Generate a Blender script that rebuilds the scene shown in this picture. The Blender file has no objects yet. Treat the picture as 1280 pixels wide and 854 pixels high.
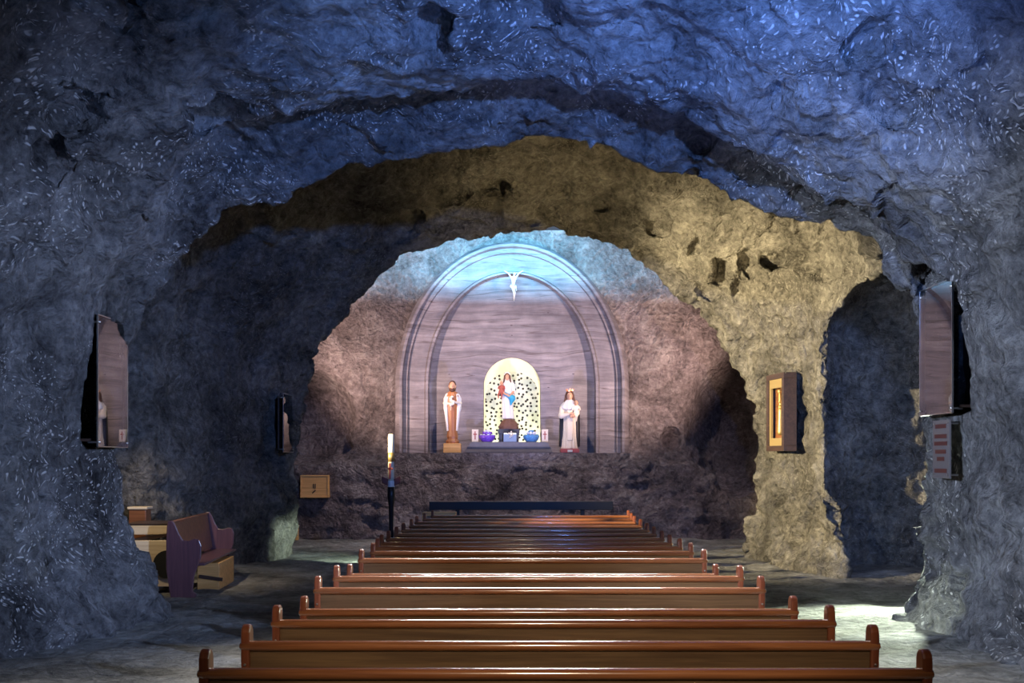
import bpy, bmesh, math, random
import numpy as np
from mathutils import Vector, Matrix
random.seed(7); rng = np.random.default_rng(5)
S = bpy.context.scene; C = S.collection
F = 1400.0; EYE = 1.9; HY = 573.0; CX = 640.0
def W(px, py, d): return ((px-CX)*d/F, d, EYE-(py-HY)*d/F)

# ------------------------------------------------------------------ helpers
def tag(o, label=None, cat=None, group=None, kind=None):
    if label: o['label'] = label
    if cat: o['category'] = cat
    if group: o['group'] = group
    if kind: o['kind'] = kind
    return o
def thing(name, label, cat, loc=(0,0,0), rz=0, group=None):
    o = bpy.data.objects.new(name, None); C.objects.link(o); o.empty_display_size = .1
    o.location = loc; o.rotation_euler = (0,0,rz)
    return tag(o, label, cat, group)
def obj(name, bm, mat, parent=None, smooth=False, bevel=0):
    me = bpy.data.meshes.new(name)
    if smooth:
        for f in bm.faces: f.smooth = True
    bmesh.ops.recalc_face_normals(bm, faces=bm.faces)
    bm.to_mesh(me); bm.free(); me.materials.append(mat)
    o = bpy.data.objects.new(name, me); C.objects.link(o)
    if parent is not None: o.parent = parent
    if bevel:
        m = o.modifiers.new('bevel', 'BEVEL'); m.width = bevel; m.segments = 2; m.limit_method = 'ANGLE'
    return o
def box(bm, x0, x1, y0, y1, z0, z1, M=None):
    v = [bm.verts.new((x,y,z)) for x in (x0,x1) for y in (y0,y1) for z in (z0,z1)]
    if M is not None:
        for q in v: q.co = M @ q.co
    for f in ((0,1,3,2),(4,6,7,5),(0,4,5,1),(2,3,7,6),(0,2,6,4),(1,5,7,3)): bm.faces.new([v[i] for i in f])
    return v
def bx(*a, M=None):
    bm = bmesh.new(); box(bm, *a, M=M); return bm
def prism(bm, pts, a0, a1, axis='x'):
    """closed outline pts (u,v) extruded along axis"""
    def co(u, v, a): return {'x': (a,u,v), 'y': (u,a,v), 'z': (u,v,a)}[axis]
    A = [bm.verts.new(co(u,v,a0)) for u,v in pts]; B = [bm.verts.new(co(u,v,a1)) for u,v in pts]
    n = len(pts)
    for i in range(n): bm.faces.new((A[i],A[(i+1)%n],B[(i+1)%n],B[i]))
    bm.faces.new(A[::-1]); bm.faces.new(B)
def lathe(bm, prof, n=24, c=(0,0,0)):
    rings = []
    for r, z in prof:
        rings.append([bm.verts.new((c[0]+max(r,1e-4)*math.cos(2*math.pi*i/n), c[1]+max(r,1e-4)*math.sin(2*math.pi*i/n), c[2]+z)) for i in range(n)])
    for a, b in zip(rings, rings[1:]):
        for i in range(n): bm.faces.new((a[i],a[(i+1)%n],b[(i+1)%n],b[i]))
    bm.faces.new(rings[0][::-1]); bm.faces.new(rings[-1])
def tube(bm, pts, r, n=8):
    pts = [Vector(p) for p in pts]; rings = []
    for i, p in enumerate(pts):
        t = (pts[min(i+1,len(pts)-1)]-pts[max(i-1,0)]).normalized()
        a = t.orthogonal().normalized(); b = t.cross(a)
        rr = r[i] if isinstance(r, (list,tuple)) else r
        rings.append([bm.verts.new(p+(a*math.cos(2*math.pi*k/n)+b*math.sin(2*math.pi*k/n))*rr) for k in range(n)])
    for A, B in zip(rings, rings[1:]):
        off = min(range(n), key=lambda o: sum((A[k].co-B[(k+o)%n].co).length for k in range(n)))
        for k in range(n): bm.faces.new((A[k],A[(k+1)%n],B[(k+1+off)%n],B[(k+off)%n]))
    bm.faces.new(rings[0][::-1]); bm.faces.new(rings[-1])
def dup_tree(o, parent=None):
    c = o.copy(); C.objects.link(c)
    if parent is not None: c.parent = parent
    for ch in list(o.children): dup_tree(ch, c)
    return c

# gradient noise
_perm = rng.permutation(256); _grad = rng.normal(size=(256,3)); _grad /= np.linalg.norm(_grad, axis=1)[:,None]
def noise(P):
    P = np.asarray(P, dtype=np.float64); I = np.floor(P).astype(np.int64); Fr = P-I
    U = Fr*Fr*Fr*(Fr*(Fr*6-15)+10); out = np.zeros(len(P))
    for dx in (0,1):
        for dy in (0,1):
            for dz in (0,1):
                h = _perm[(_perm[(_perm[(I[:,0]+dx)&255]+I[:,1]+dy)&255]+I[:,2]+dz)&255]
                g = _grad[h]
                w = (U[:,0] if dx else 1-U[:,0])*(U[:,1] if dy else 1-U[:,1])*(U[:,2] if dz else 1-U[:,2])
                out += w*((g[:,0]*(Fr[:,0]-dx))+(g[:,1]*(Fr[:,1]-dy))+(g[:,2]*(Fr[:,2]-dz)))
    return out*1.6
def cells(P, amp):
    """tilted plane per Voronoi cell (cut facets), returns (facet height, F2-F1)"""
    I = np.floor(P).astype(np.int64); f1 = np.full(len(P), 9.0); f2 = np.full(len(P), 9.0); fh = np.zeros(len(P))
    for dx in (-1,0,1):
        for dy in (-1,0,1):
            for dz in (-1,0,1):
                h = _perm[(_perm[(_perm[(I[:,0]+dx)&255]+I[:,1]+dy)&255]+I[:,2]+dz)&255]
                q = I+np.array((dx,dy,dz))+.5+.42*_grad[(h*7+3)&255]
                v = P-q; d = (v*v).sum(1); t = (v*_grad[(h*13+5)&255]).sum(1)+.5*_grad[h,0]
                n1 = d < f1; f2 = np.where(n1, f1, np.minimum(f2, d)); fh = np.where(n1, t, fh); f1 = np.where(n1, d, f1)
    return fh*amp, np.sqrt(f2)-np.sqrt(f1)
# surface nets
def nets(f, org, h):
    s = f < 0
    m = np.zeros(tuple(np.array(f.shape)-1), dtype=np.uint8)
    for dx in (0,1):
        for dy in (0,1):
            for dz in (0,1):
                m += s[dx:f.shape[0]-1+dx, dy:f.shape[1]-1+dy, dz:f.shape[2]-1+dz]
    act = np.argwhere((m > 0) & (m < 8)); del m
    idx = np.full(tuple(np.array(f.shape)-1), -1, dtype=np.int32)
    idx[act[:,0],act[:,1],act[:,2]] = np.arange(len(act))
    acc = np.zeros((len(act),3)); cnt = np.zeros(len(act))
    cs = [(a,b,c) for a in (0,1) for b in (0,1) for c in (0,1)]
    for c0 in cs:
        for ax in range(3):
            if c0[ax]: continue
            c1 = list(c0); c1[ax] = 1
            v0 = f[act[:,0]+c0[0],act[:,1]+c0[1],act[:,2]+c0[2]].astype(np.float64)
            v1 = f[act[:,0]+c1[0],act[:,1]+c1[1],act[:,2]+c1[2]].astype(np.float64)
            k = (v0 < 0) != (v1 < 0)
            t = np.where(k, v0/np.where(k, v0-v1, 1), 0)
            for j in range(3):
                acc[:,j] += np.where(k, c0[j]+(t if j == ax else 0), 0)
            cnt += k
    V = np.array(org)+h*(act+acc/cnt[:,None])
    Q = []
    for ax in range(3):
        o1, o2 = [(1,2),(2,0),(0,1)][ax]
        a = np.take(s, range(0,f.shape[ax]-1), ax); b = np.take(s, range(1,f.shape[ax]), ax)
        e = np.argwhere(a != b)
        ok = (e[:,o1] > 0) & (e[:,o2] > 0) & (e[:,o1] < f.shape[o1]-1) & (e[:,o2] < f.shape[o2]-1)
        e = e[ok]; fl = a[e[:,0],e[:,1],e[:,2]]
        def g(d1, d2):
            q = e.copy(); q[:,o1] -= d1; q[:,o2] -= d2
            return idx[q[:,0],q[:,1],q[:,2]]
        q = np.stack([g(0,0),g(1,0),g(1,1),g(0,1)], 1)
        q[~fl] = q[~fl][:, ::-1]
        Q.append(q)
    Q = np.concatenate(Q)
    return V, Q[(Q >= 0).all(1)]
def np_mesh(name, V, Q):
    me = bpy.data.meshes.new(name)
    me.vertices.add(len(V)); me.vertices.foreach_set('co', np.asarray(V, dtype=np.float32).ravel())
    me.loops.add(Q.size); me.loops.foreach_set('vertex_index', Q.astype(np.int32).ravel())
    me.polygons.add(len(Q)); me.polygons.foreach_set('loop_start', np.arange(0, Q.size, 4, dtype=np.int32))
    me.update(calc_edges=True)
    me.polygons.foreach_set('use_smooth', np.ones(len(Q), dtype=bool))
    return me
def sdf_obj(name, fn, lo, hi, h, mat, parent=None):
    lo = np.array(lo, float); hi = np.array(hi, float); n = np.ceil((hi-lo)/h).astype(int)+1
    g = np.meshgrid(*[lo[i]+h*np.arange(n[i]) for i in range(3)], indexing='ij')
    V, Q = nets(fn(*g), lo, h)
    me = np_mesh(name, V, Q); me.materials.append(mat)
    o = bpy.data.objects.new(name, me); C.objects.link(o)
    if parent is not None: o.parent = parent
    return o
def sm(a, b, k=.03):
    h = np.clip(.5+.5*(b-a)/k, 0, 1); return b*(1-h)+a*h-k*h*(1-h)
def ell(X,Y,Z,c,r):
    q = np.sqrt(((X-c[0])/r[0])**2+((Y-c[1])/r[1])**2+((Z-c[2])/r[2])**2); return (q-1)*min(r)
def cap(X,Y,Z,a,b,ra,rb=None):
    rb = ra if rb is None else rb
    a = np.array(a,float); b = np.array(b,float); d = b-a
    t = np.clip(((X-a[0])*d[0]+(Y-a[1])*d[1]+(Z-a[2])*d[2])/d.dot(d), 0, 1)
    return np.sqrt((X-a[0]-t*d[0])**2+(Y-a[1]-t*d[1])**2+(Z-a[2]-t*d[2])**2)-(ra+(rb-ra)*t)
def robe(X,Y,Z,keys,fold=0,nf=9):
    """keys: (z, cx, cy, rx, ry)"""
    k = np.array(keys, float); f = [np.interp(Z, k[:,0], k[:,i]) for i in (1,2,3,4)]
    a = np.arctan2((Y-f[1])/f[3], (X-f[0])/f[2])
    r = np.sqrt(((X-f[0])/f[2])**2+((Y-f[1])/f[3])**2)
    side = (r-1-fold*np.sin(nf*a+2*Z))*np.minimum(f[2],f[3])
    return np.maximum(side, np.maximum(k[0,0]-Z, Z-k[-1,0]))

# ------------------------------------------------------------------ materials
def nmat(name):
    m = bpy.data.materials.new(name); m.use_nodes = True; nt = m.node_tree
    return m, nt, nt.nodes['Principled BSDF']
def N(nt, t, ins=None, **kw):
    n = nt.nodes.new(t)
    for k, v in kw.items(): setattr(n, k, v)
    for k, v in (ins or {}).items():
        if isinstance(v, bpy.types.NodeSocket): nt.links.new(v, n.inputs[k])
        else: n.inputs[k].default_value = v
    return n
def math_(nt, op, a, b=0.0, c=None, clamp=False):
    n = N(nt, 'ShaderNodeMath', {0: a, 1: b}, operation=op, use_clamp=clamp)
    if c is not None:
        if isinstance(c, bpy.types.NodeSocket): nt.links.new(c, n.inputs[2])
        else: n.inputs[2].default_value = c
    return n.outputs[0]
def ramp(nt, fac, stops):
    n = N(nt, 'ShaderNodeValToRGB', {0: fac}); e = n.color_ramp.elements
    e[0].position = stops[0][0]; e[0].color = (*stops[0][1],1); e[1].position = stops[-1][0]; e[1].color = (*stops[-1][1],1)
    for p, c in stops[1:-1]:
        q = e.new(p); q.color = (*c,1)
    return n.outputs[0]
def g3(v): return (v,v,v)
def mixc(nt, fac, a, b, mode='MIX'):
    n = N(nt, 'ShaderNodeMix', data_type='RGBA', blend_type=mode)
    for k, v in ((0,fac),(6,a),(7,b)):
        if isinstance(v, bpy.types.NodeSocket): nt.links.new(v, n.inputs[k])
        else: n.inputs[k].default_value = v if k == 0 else (*v,1)
    return n.outputs[2]
def simple(name, col, rough=.5, metal=0, var=.12, scale=30, spec=.5, **kw):
    m, nt, p = nmat(name)
    co = N(nt, 'ShaderNodeTexCoord').outputs['Object']
    nz = N(nt, 'ShaderNodeTexNoise', {'Vector': co, 'Scale': scale, 'Detail': 4.0}).outputs[0]
    c = mixc(nt, nz, tuple(x*(1-var) for x in col), tuple(min(1,x*(1+var)) for x in col))
    nt.links.new(c, p.inputs['Base Color']); p.inputs['Roughness'].default_value = rough
    p.inputs['Metallic'].default_value = metal; p.inputs['Specular IOR Level'].default_value = spec
    for k, v in kw.items(): p.inputs[k.replace('_',' ')].default_value = v
    return m

def rock_mat(name, lo, mid, hi, strokes=1.0, strata=.5, bump=1.0, dens=(.47,.56), fine=1.0):
    m, nt, p = nmat(name)
    pos = N(nt, 'ShaderNodeTexCoord').outputs['Object']
    # patches with their own stroke direction
    wn = N(nt, 'ShaderNodeTexNoise', {'Vector': pos, 'Scale': 1.1, 'Detail': 3.0}).outputs[1]
    wv = N(nt, 'ShaderNodeVectorMath', {0: wn, 1: (.5,.5,.5)}, operation='SUBTRACT').outputs[0]
    wp = N(nt, 'ShaderNodeVectorMath', {0: wv, 1: (1.0,1.0,1.0), 2: pos}, operation='MULTIPLY_ADD').outputs[0]
    cell = N(nt, 'ShaderNodeTexVoronoi', {'Vector': wp, 'Scale': .8})
    rot = N(nt, 'ShaderNodeVectorMath', {0: cell.outputs['Color'], 1: (6.28,6.28,6.28)}, operation='MULTIPLY').outputs[0]
    lp = N(nt, 'ShaderNodeVectorRotate', {'Vector': wp, 'Rotation': rot}, rotation_type='EULER_XYZ').outputs[0]
    st = N(nt, 'ShaderNodeVectorMath', {0: lp, 1: (8.5,24.0,24.0)}, operation='MULTIPLY').outputs[0]
    vo = N(nt, 'ShaderNodeTexVoronoi', {'Vector': st, 'Scale': 1.0, 'Randomness': .9})
    ra = N(nt, 'ShaderNodeSeparateColor', {0: vo.outputs['Color']}).outputs[0]
    den = N(nt, 'ShaderNodeTexNoise', {'Vector': pos, 'Scale': .75, 'Detail': 3.0, 'Roughness': .6}).outputs[0]
    dm = N(nt, 'ShaderNodeMapRange', {0: den, 1: dens[0], 2: dens[1]}, interpolation_type='SMOOTHSTEP').outputs[0]
    stroke = N(nt, 'ShaderNodeMapRange', {0: vo.outputs['Distance'], 1: .36, 2: .2}).outputs[0]
    keep = math_(nt, 'GREATER_THAN', ra, .3)
    stroke = math_(nt, 'MULTIPLY', math_(nt, 'MULTIPLY', stroke, keep), dm)
    # strata
    sp = N(nt, 'ShaderNodeVectorMath', {0: wp, 1: (.35,.35,5.0)}, operation='MULTIPLY').outputs[0]
    sn = N(nt, 'ShaderNodeTexNoise', {'Vector': sp, 'Scale': 1.3, 'Detail': 6.0, 'Roughness': .62}).outputs[0]
    big = N(nt, 'ShaderNodeTexNoise', {'Vector': pos, 'Scale': .9, 'Detail': 8.0, 'Roughness': .68, 'Distortion': .6}).outputs[0]
    fin = N(nt, 'ShaderNodeTexNoise', {'Vector': pos, 'Scale': 9.0, 'Detail': 7.0, 'Roughness': .72}).outputs[0]
    crk = N(nt, 'ShaderNodeTexVoronoi', {'Vector': wp, 'Scale': 1.9}, feature='DISTANCE_TO_EDGE').outputs['Distance']
    t = math_(nt, 'ADD', math_(nt, 'MULTIPLY', big, 1.0-strata*.5), math_(nt, 'MULTIPLY', sn, strata*.5))
    t = math_(nt, 'ADD', math_(nt, 'MULTIPLY', t, .6), math_(nt, 'MULTIPLY', fin, .4))
    col = ramp(nt, t, [(.39,lo),(.5,mid),(.61,hi)])
    pat = N(nt, 'ShaderNodeTexNoise', {'Vector': wp, 'Scale': .5, 'Detail': 9.0, 'Roughness': .68}).outputs[0]
    pv = N(nt, 'ShaderNodeMapRange', {0: pat, 1: .42, 2: .56, 3: .62, 4: 1.08}).outputs[0]
    col = mixc(nt, 1.0, col, N(nt, 'ShaderNodeCombineXYZ', {0: pv, 1: pv, 2: pv}).outputs[0], 'MULTIPLY')
    hs = tuple(min(1,x*1.7+.12) for x in hi)
    col = mixc(nt, math_(nt, 'MULTIPLY', stroke, .85*strokes), col, hs)
    nt.links.new(col, p.inputs['Base Color']); p.inputs['Roughness'].default_value = .85
    p.inputs['Specular IOR Level'].default_value = .1
    # height
    ck = N(nt, 'ShaderNodeMapRange', {0: crk, 1: 0.0, 2: .09}).outputs[0]
    h = math_(nt, 'MULTIPLY', big, .22)
    h = math_(nt, 'ADD', h, math_(nt, 'MULTIPLY', sn, .12*strata))
    h = math_(nt, 'ADD', h, math_(nt, 'MULTIPLY', fin, .085*fine))
    h = math_(nt, 'ADD', h, math_(nt, 'MULTIPLY', stroke, .01*strokes))
    h = math_(nt, 'ADD', h, math_(nt, 'MULTIPLY', ck, .02))
    chs = N(nt, 'ShaderNodeVectorMath', {0: lp, 1: (2.2,8.5,8.5)}, operation='MULTIPLY').outputs[0]
    chv = N(nt, 'ShaderNodeTexVoronoi', {'Vector': chs, 'Scale': 1.0}, feature='F1').outputs['Distance']
    h = math_(nt, 'ADD', h, math_(nt, 'MULTIPLY', chv, -.035*fine))
    f2_ = N(nt, 'ShaderNodeTexNoise', {'Vector': pos, 'Scale': 26.0, 'Detail': 3.0, 'Roughness': .6}).outputs[0]
    h = math_(nt, 'ADD', h, math_(nt, 'MULTIPLY', f2_, .022*fine))
    h = math_(nt, 'MULTIPLY', h, 1.6*bump)
    b = N(nt, 'ShaderNodeBump', {'Strength': 1.0, 'Distance': 1.0, 'Height': h})
    nt.links.new(b.outputs[0], p.inputs['Normal'])
    return m
M_rock = rock_mat('rock', (.06,.06,.065), (.22,.22,.225), (.42,.42,.42), strokes=1.0, strata=.5)
M_rock_in = rock_mat('rock_inner', (.07,.066,.06), (.24,.23,.21), (.46,.44,.4), strokes=.25, strata=.5, fine=1.3)
M_rock_altar = rock_mat('rock_altar', (.12,.1,.1), (.3,.25,.25), (.54,.48,.47), strokes=.1, strata=.4, fine=1.8)
M_floor = rock_mat('floor_rock', (.13,.13,.125), (.27,.27,.255), (.42,.42,.4), strokes=0, strata=0, bump=.4, fine=.8)
# carved altar stone: smooth with fine horizontal bedding
def altar_mat():
    m, nt, p = nmat('carved_stone')
    pos = N(nt, 'ShaderNodeTexCoord').outputs['Object']
    wn = N(nt, 'ShaderNodeTexNoise', {'Vector': pos, 'Scale': .5, 'Detail': 2.0}).outputs[1]
    wp = N(nt, 'ShaderNodeVectorMath', {0: wn, 1: (0.0,0.0,.45), 2: pos}, operation='MULTIPLY_ADD').outputs[0]
    def lay(s, d):
        v = N(nt, 'ShaderNodeVectorMath', {0: wp, 1: s}, operation='MULTIPLY').outputs[0]
        return N(nt, 'ShaderNodeTexNoise', {'Vector': v, 'Scale': 1.0, 'Detail': d, 'Roughness': .6}).outputs[0]
    a = lay((.8,.8,9.0), 7.0); b = lay((.25,.25,3.2), 2.0)
    blot = N(nt, 'ShaderNodeTexNoise', {'Vector': pos, 'Scale': 2.2, 'Detail': 7.0, 'Roughness': .65}).outputs[0]
    t = math_(nt, 'ADD', math_(nt, 'MULTIPLY', a, .5), math_(nt, 'ADD', math_(nt, 'MULTIPLY', b, .2), math_(nt, 'MULTIPLY', blot, .3)))
    col = ramp(nt, t, [(.34,(.07,.062,.075)),(.5,(.155,.14,.16)),(.66,(.27,.245,.265))])
    ln = lay((.18,.18,5.5), 1.5)
    line = N(nt, 'ShaderNodeMapRange', {0: math_(nt, 'ABSOLUTE', math_(nt, 'SUBTRACT', ln, .5)), 1: .012, 2: .0}).outputs[0]
    col = mixc(nt, math_(nt, 'MULTIPLY', line, .9), col, (.07,.055,.06))
    # small dark pits
    vo = N(nt, 'ShaderNodeTexVoronoi', {'Vector': N(nt,'ShaderNodeVectorMath',{0:pos,1:(1.0,1.0,2.2)},operation='MULTIPLY').outputs[0], 'Scale': 3.2})
    ra = N(nt, 'ShaderNodeSeparateColor', {0: vo.outputs['Color']}).outputs[0]
    pit = math_(nt, 'MULTIPLY', math_(nt, 'LESS_THAN', vo.outputs['Distance'], .1), math_(nt, 'GREATER_THAN', ra, .86))
    col = mixc(nt, math_(nt, 'MULTIPLY', pit, .8), col, (.03,.02,.025))
    nt.links.new(col, p.inputs['Base Color']); p.inputs['Roughness'].default_value = .65
    h = math_(nt, 'ADD', math_(nt, 'MULTIPLY', a, .05), math_(nt, 'MULTIPLY', blot, .07))
    nt.links.new(N(nt, 'ShaderNodeBump', {'Strength': .5, 'Distance': 1.0, 'Height': h}).outputs[0], p.inputs['Normal'])
    return m
M_carved = altar_mat()
def dot_mat():
    m, nt, p = nmat('pierced_stone')
    pos = N(nt, 'ShaderNodeTexCoord').outputs['Object']
    sx = N(nt, 'ShaderNodeSeparateXYZ', {0: pos})
    p2 = N(nt, 'ShaderNodeCombineXYZ', {0: sx.outputs[0], 1: sx.outputs[2]}).outputs[0]
    vo = N(nt, 'ShaderNodeTexVoronoi', {'Vector': p2, 'Scale': 8.5, 'Randomness': .72}, voronoi_dimensions='2D')
    hole = N(nt, 'ShaderNodeMapRange', {0: vo.outputs['Distance'], 1: .27, 2: .23}).outputs[0]
    nz = N(nt, 'ShaderNodeTexNoise', {'Vector': pos, 'Scale': 3.0, 'Detail': 4.0}).outputs[0]
    base = ramp(nt, nz, [(.35,(.42,.46,.4)),(.65,(.7,.7,.55))])
    nt.links.new(mixc(nt, hole, base, (.012,.012,.01)), p.inputs['Base Color'])  # darkness inside the holes is painted into the colour
    nt.links.new(N(nt, 'ShaderNodeBump', {'Strength': .6, 'Distance': .03, 'Height': math_(nt,'SUBTRACT',1.0,hole)}).outputs[0], p.inputs['Normal'])
    return m
M_dots = dot_mat()
def wood_mat(name, c0, c1, rough=.25, coat=.6, ax='x'):
    m, nt, p = nmat(name)
    pos = N(nt, 'ShaderNodeTexCoord').outputs['Object']
    rnd = N(nt, 'ShaderNodeObjectInfo').outputs['Random']
    off = N(nt, 'ShaderNodeCombineXYZ', {0: math_(nt,'MULTIPLY',rnd,40.0), 1: rnd, 2: math_(nt,'MULTIPLY',rnd,7.0)}).outputs[0]
    pos = N(nt, 'ShaderNodeVectorMath', {0: pos, 1: off}, operation='ADD').outputs[0]
    s = {'x': (.7,16.0,16.0), 'z': (16.0,16.0,.9)}[ax]
    v = N(nt, 'ShaderNodeVectorMath', {0: pos, 1: s}, operation='MULTIPLY').outputs[0]
    g = N(nt, 'ShaderNodeTexNoise', {'Vector': v, 'Scale': 1.0, 'Detail': 6.0, 'Roughness': .6, 'Distortion': .8}).outputs[0]
    g2 = N(nt, 'ShaderNodeTexNoise', {'Vector': v, 'Scale': 6.0, 'Detail': 3.0}).outputs[0]
    t = math_(nt, 'ADD', math_(nt, 'MULTIPLY', g, .75), math_(nt, 'MULTIPLY', g2, .25))
    nt.links.new(ramp(nt, t, [(.35,c0),(.65,c1)]), p.inputs['Base Color'])
    p.inputs['Roughness'].default_value = rough; p.inputs['Coat Weight'].default_value = coat; p.inputs['Coat Roughness'].default_value = .12
    nt.links.new(N(nt, 'ShaderNodeBump', {'Strength': .07, 'Distance': .01, 'Height': t}).outputs[0], p.inputs['Normal'])
    return m
M_rail = wood_mat('varnished_rail', (.17,.055,.022), (.36,.14,.055), .2, 1.0)
M_panel = wood_mat('pew_panel', (.08,.043,.02), (.18,.105,.05), .42, .25)
M_end = wood_mat('pew_end', (.13,.035,.018), (.27,.08,.035), .28, .6, 'z')
M_oldpew = wood_mat('plum_wood', (.09,.04,.055), (.16,.075,.085), .4, .3, 'z')
M_brown = wood_mat('brown_wood', (.16,.06,.025), (.3,.12,.05), .4, .3)
M_pine = wood_mat('pine', (.6,.3,.08), (.88,.5,.17), .5, .1)
M_cream = wood_mat('cream_wood', (.6,.46,.28), (.8,.66,.45), .5, .1)
M_darkwood = wood_mat('dark_wood', (.03,.018,.014), (.07,.04,.03), .45, .2)
M_black = simple('black_metal', (.012,.012,.014), .35, .3)
M_steel = simple('steel', (.5,.5,.5), .3, 1)
M_flatblack = simple('flat_black', (.01,.01,.01), .9)
M_gold = simple('gold_mat', (.5,.36,.14), .4, .6)
M_white = simple('plaster_white', (.7,.67,.63), .45, spec=.4)
M_creamp = simple('plaster_cream', (.78,.66,.5), .45)
M_skin = simple('painted_skin', (.55,.3,.18), .45)
M_hair = simple('painted_hair', (.08,.03,.014), .6)
M_robe = simple('painted_brown_robe', (.36,.14,.05), .4)
M_blackp = simple('painted_black', (.02,.02,.025), .4)
M_bluep = simple('painted_blue', (.02,.3,.5), .4)
M_redp = simple('painted_red', (.4,.07,.035), .4)
M_darkred = simple('dark_red', (.11,.02,.015), .5)
M_dull = simple('dull_plaster', (.5,.52,.5), .6)
M_redcloth = simple('painted_maroon', (.3,.06,.04), .5)
M_brownrock = simple('brown_stone', (.16,.075,.05), .7, var=.35, scale=12)
M_slab = simple('grey_slab', (.16,.145,.15), .55, var=.3, scale=8)
M_dslab = simple('dark_slab', (.05,.045,.05), .5, var=.3, scale=8)
M_wax = simple('wax', (.85,.8,.62), .4)
M_plq = simple('plaque_board', (.13,.12,.125), .35)
M_txt = simple('plaque_lettering', (.1,.03,.025), .5)
M_bowlp = simple('violet_glass', (.22,.08,.75), .12, var=.8, scale=40, spec=.9)
M_bowlb = simple('blue_glass', (.12,.32,.95), .12, var=.8, scale=40, spec=.9)
M_crys = simple('white_crystal', (.8,.8,.95), .15)
def glass_mat():
    m = bpy.data.materials.new('glass_sheet'); m.use_nodes = True; nt = m.node_tree
    for n in list(nt.nodes): nt.nodes.remove(n)
    out = N(nt, 'ShaderNodeOutputMaterial')
    tr = N(nt, 'ShaderNodeBsdfTransparent', {'Color': (.55,.57,.57,1)}); gl = N(nt, 'ShaderNodeBsdfGlossy', {'Color': (1,1,1,1), 'Roughness': .015})
    fr = N(nt, 'ShaderNodeFresnel', {'IOR': 2.3}).outputs[0]
    mx = N(nt, 'ShaderNodeMixShader', {0: fr, 1: tr.outputs[0], 2: gl.outputs[0]})
    nt.links.new(mx.outputs[0], out.inputs[0]); return m
M_glass = glass_mat()

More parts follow.
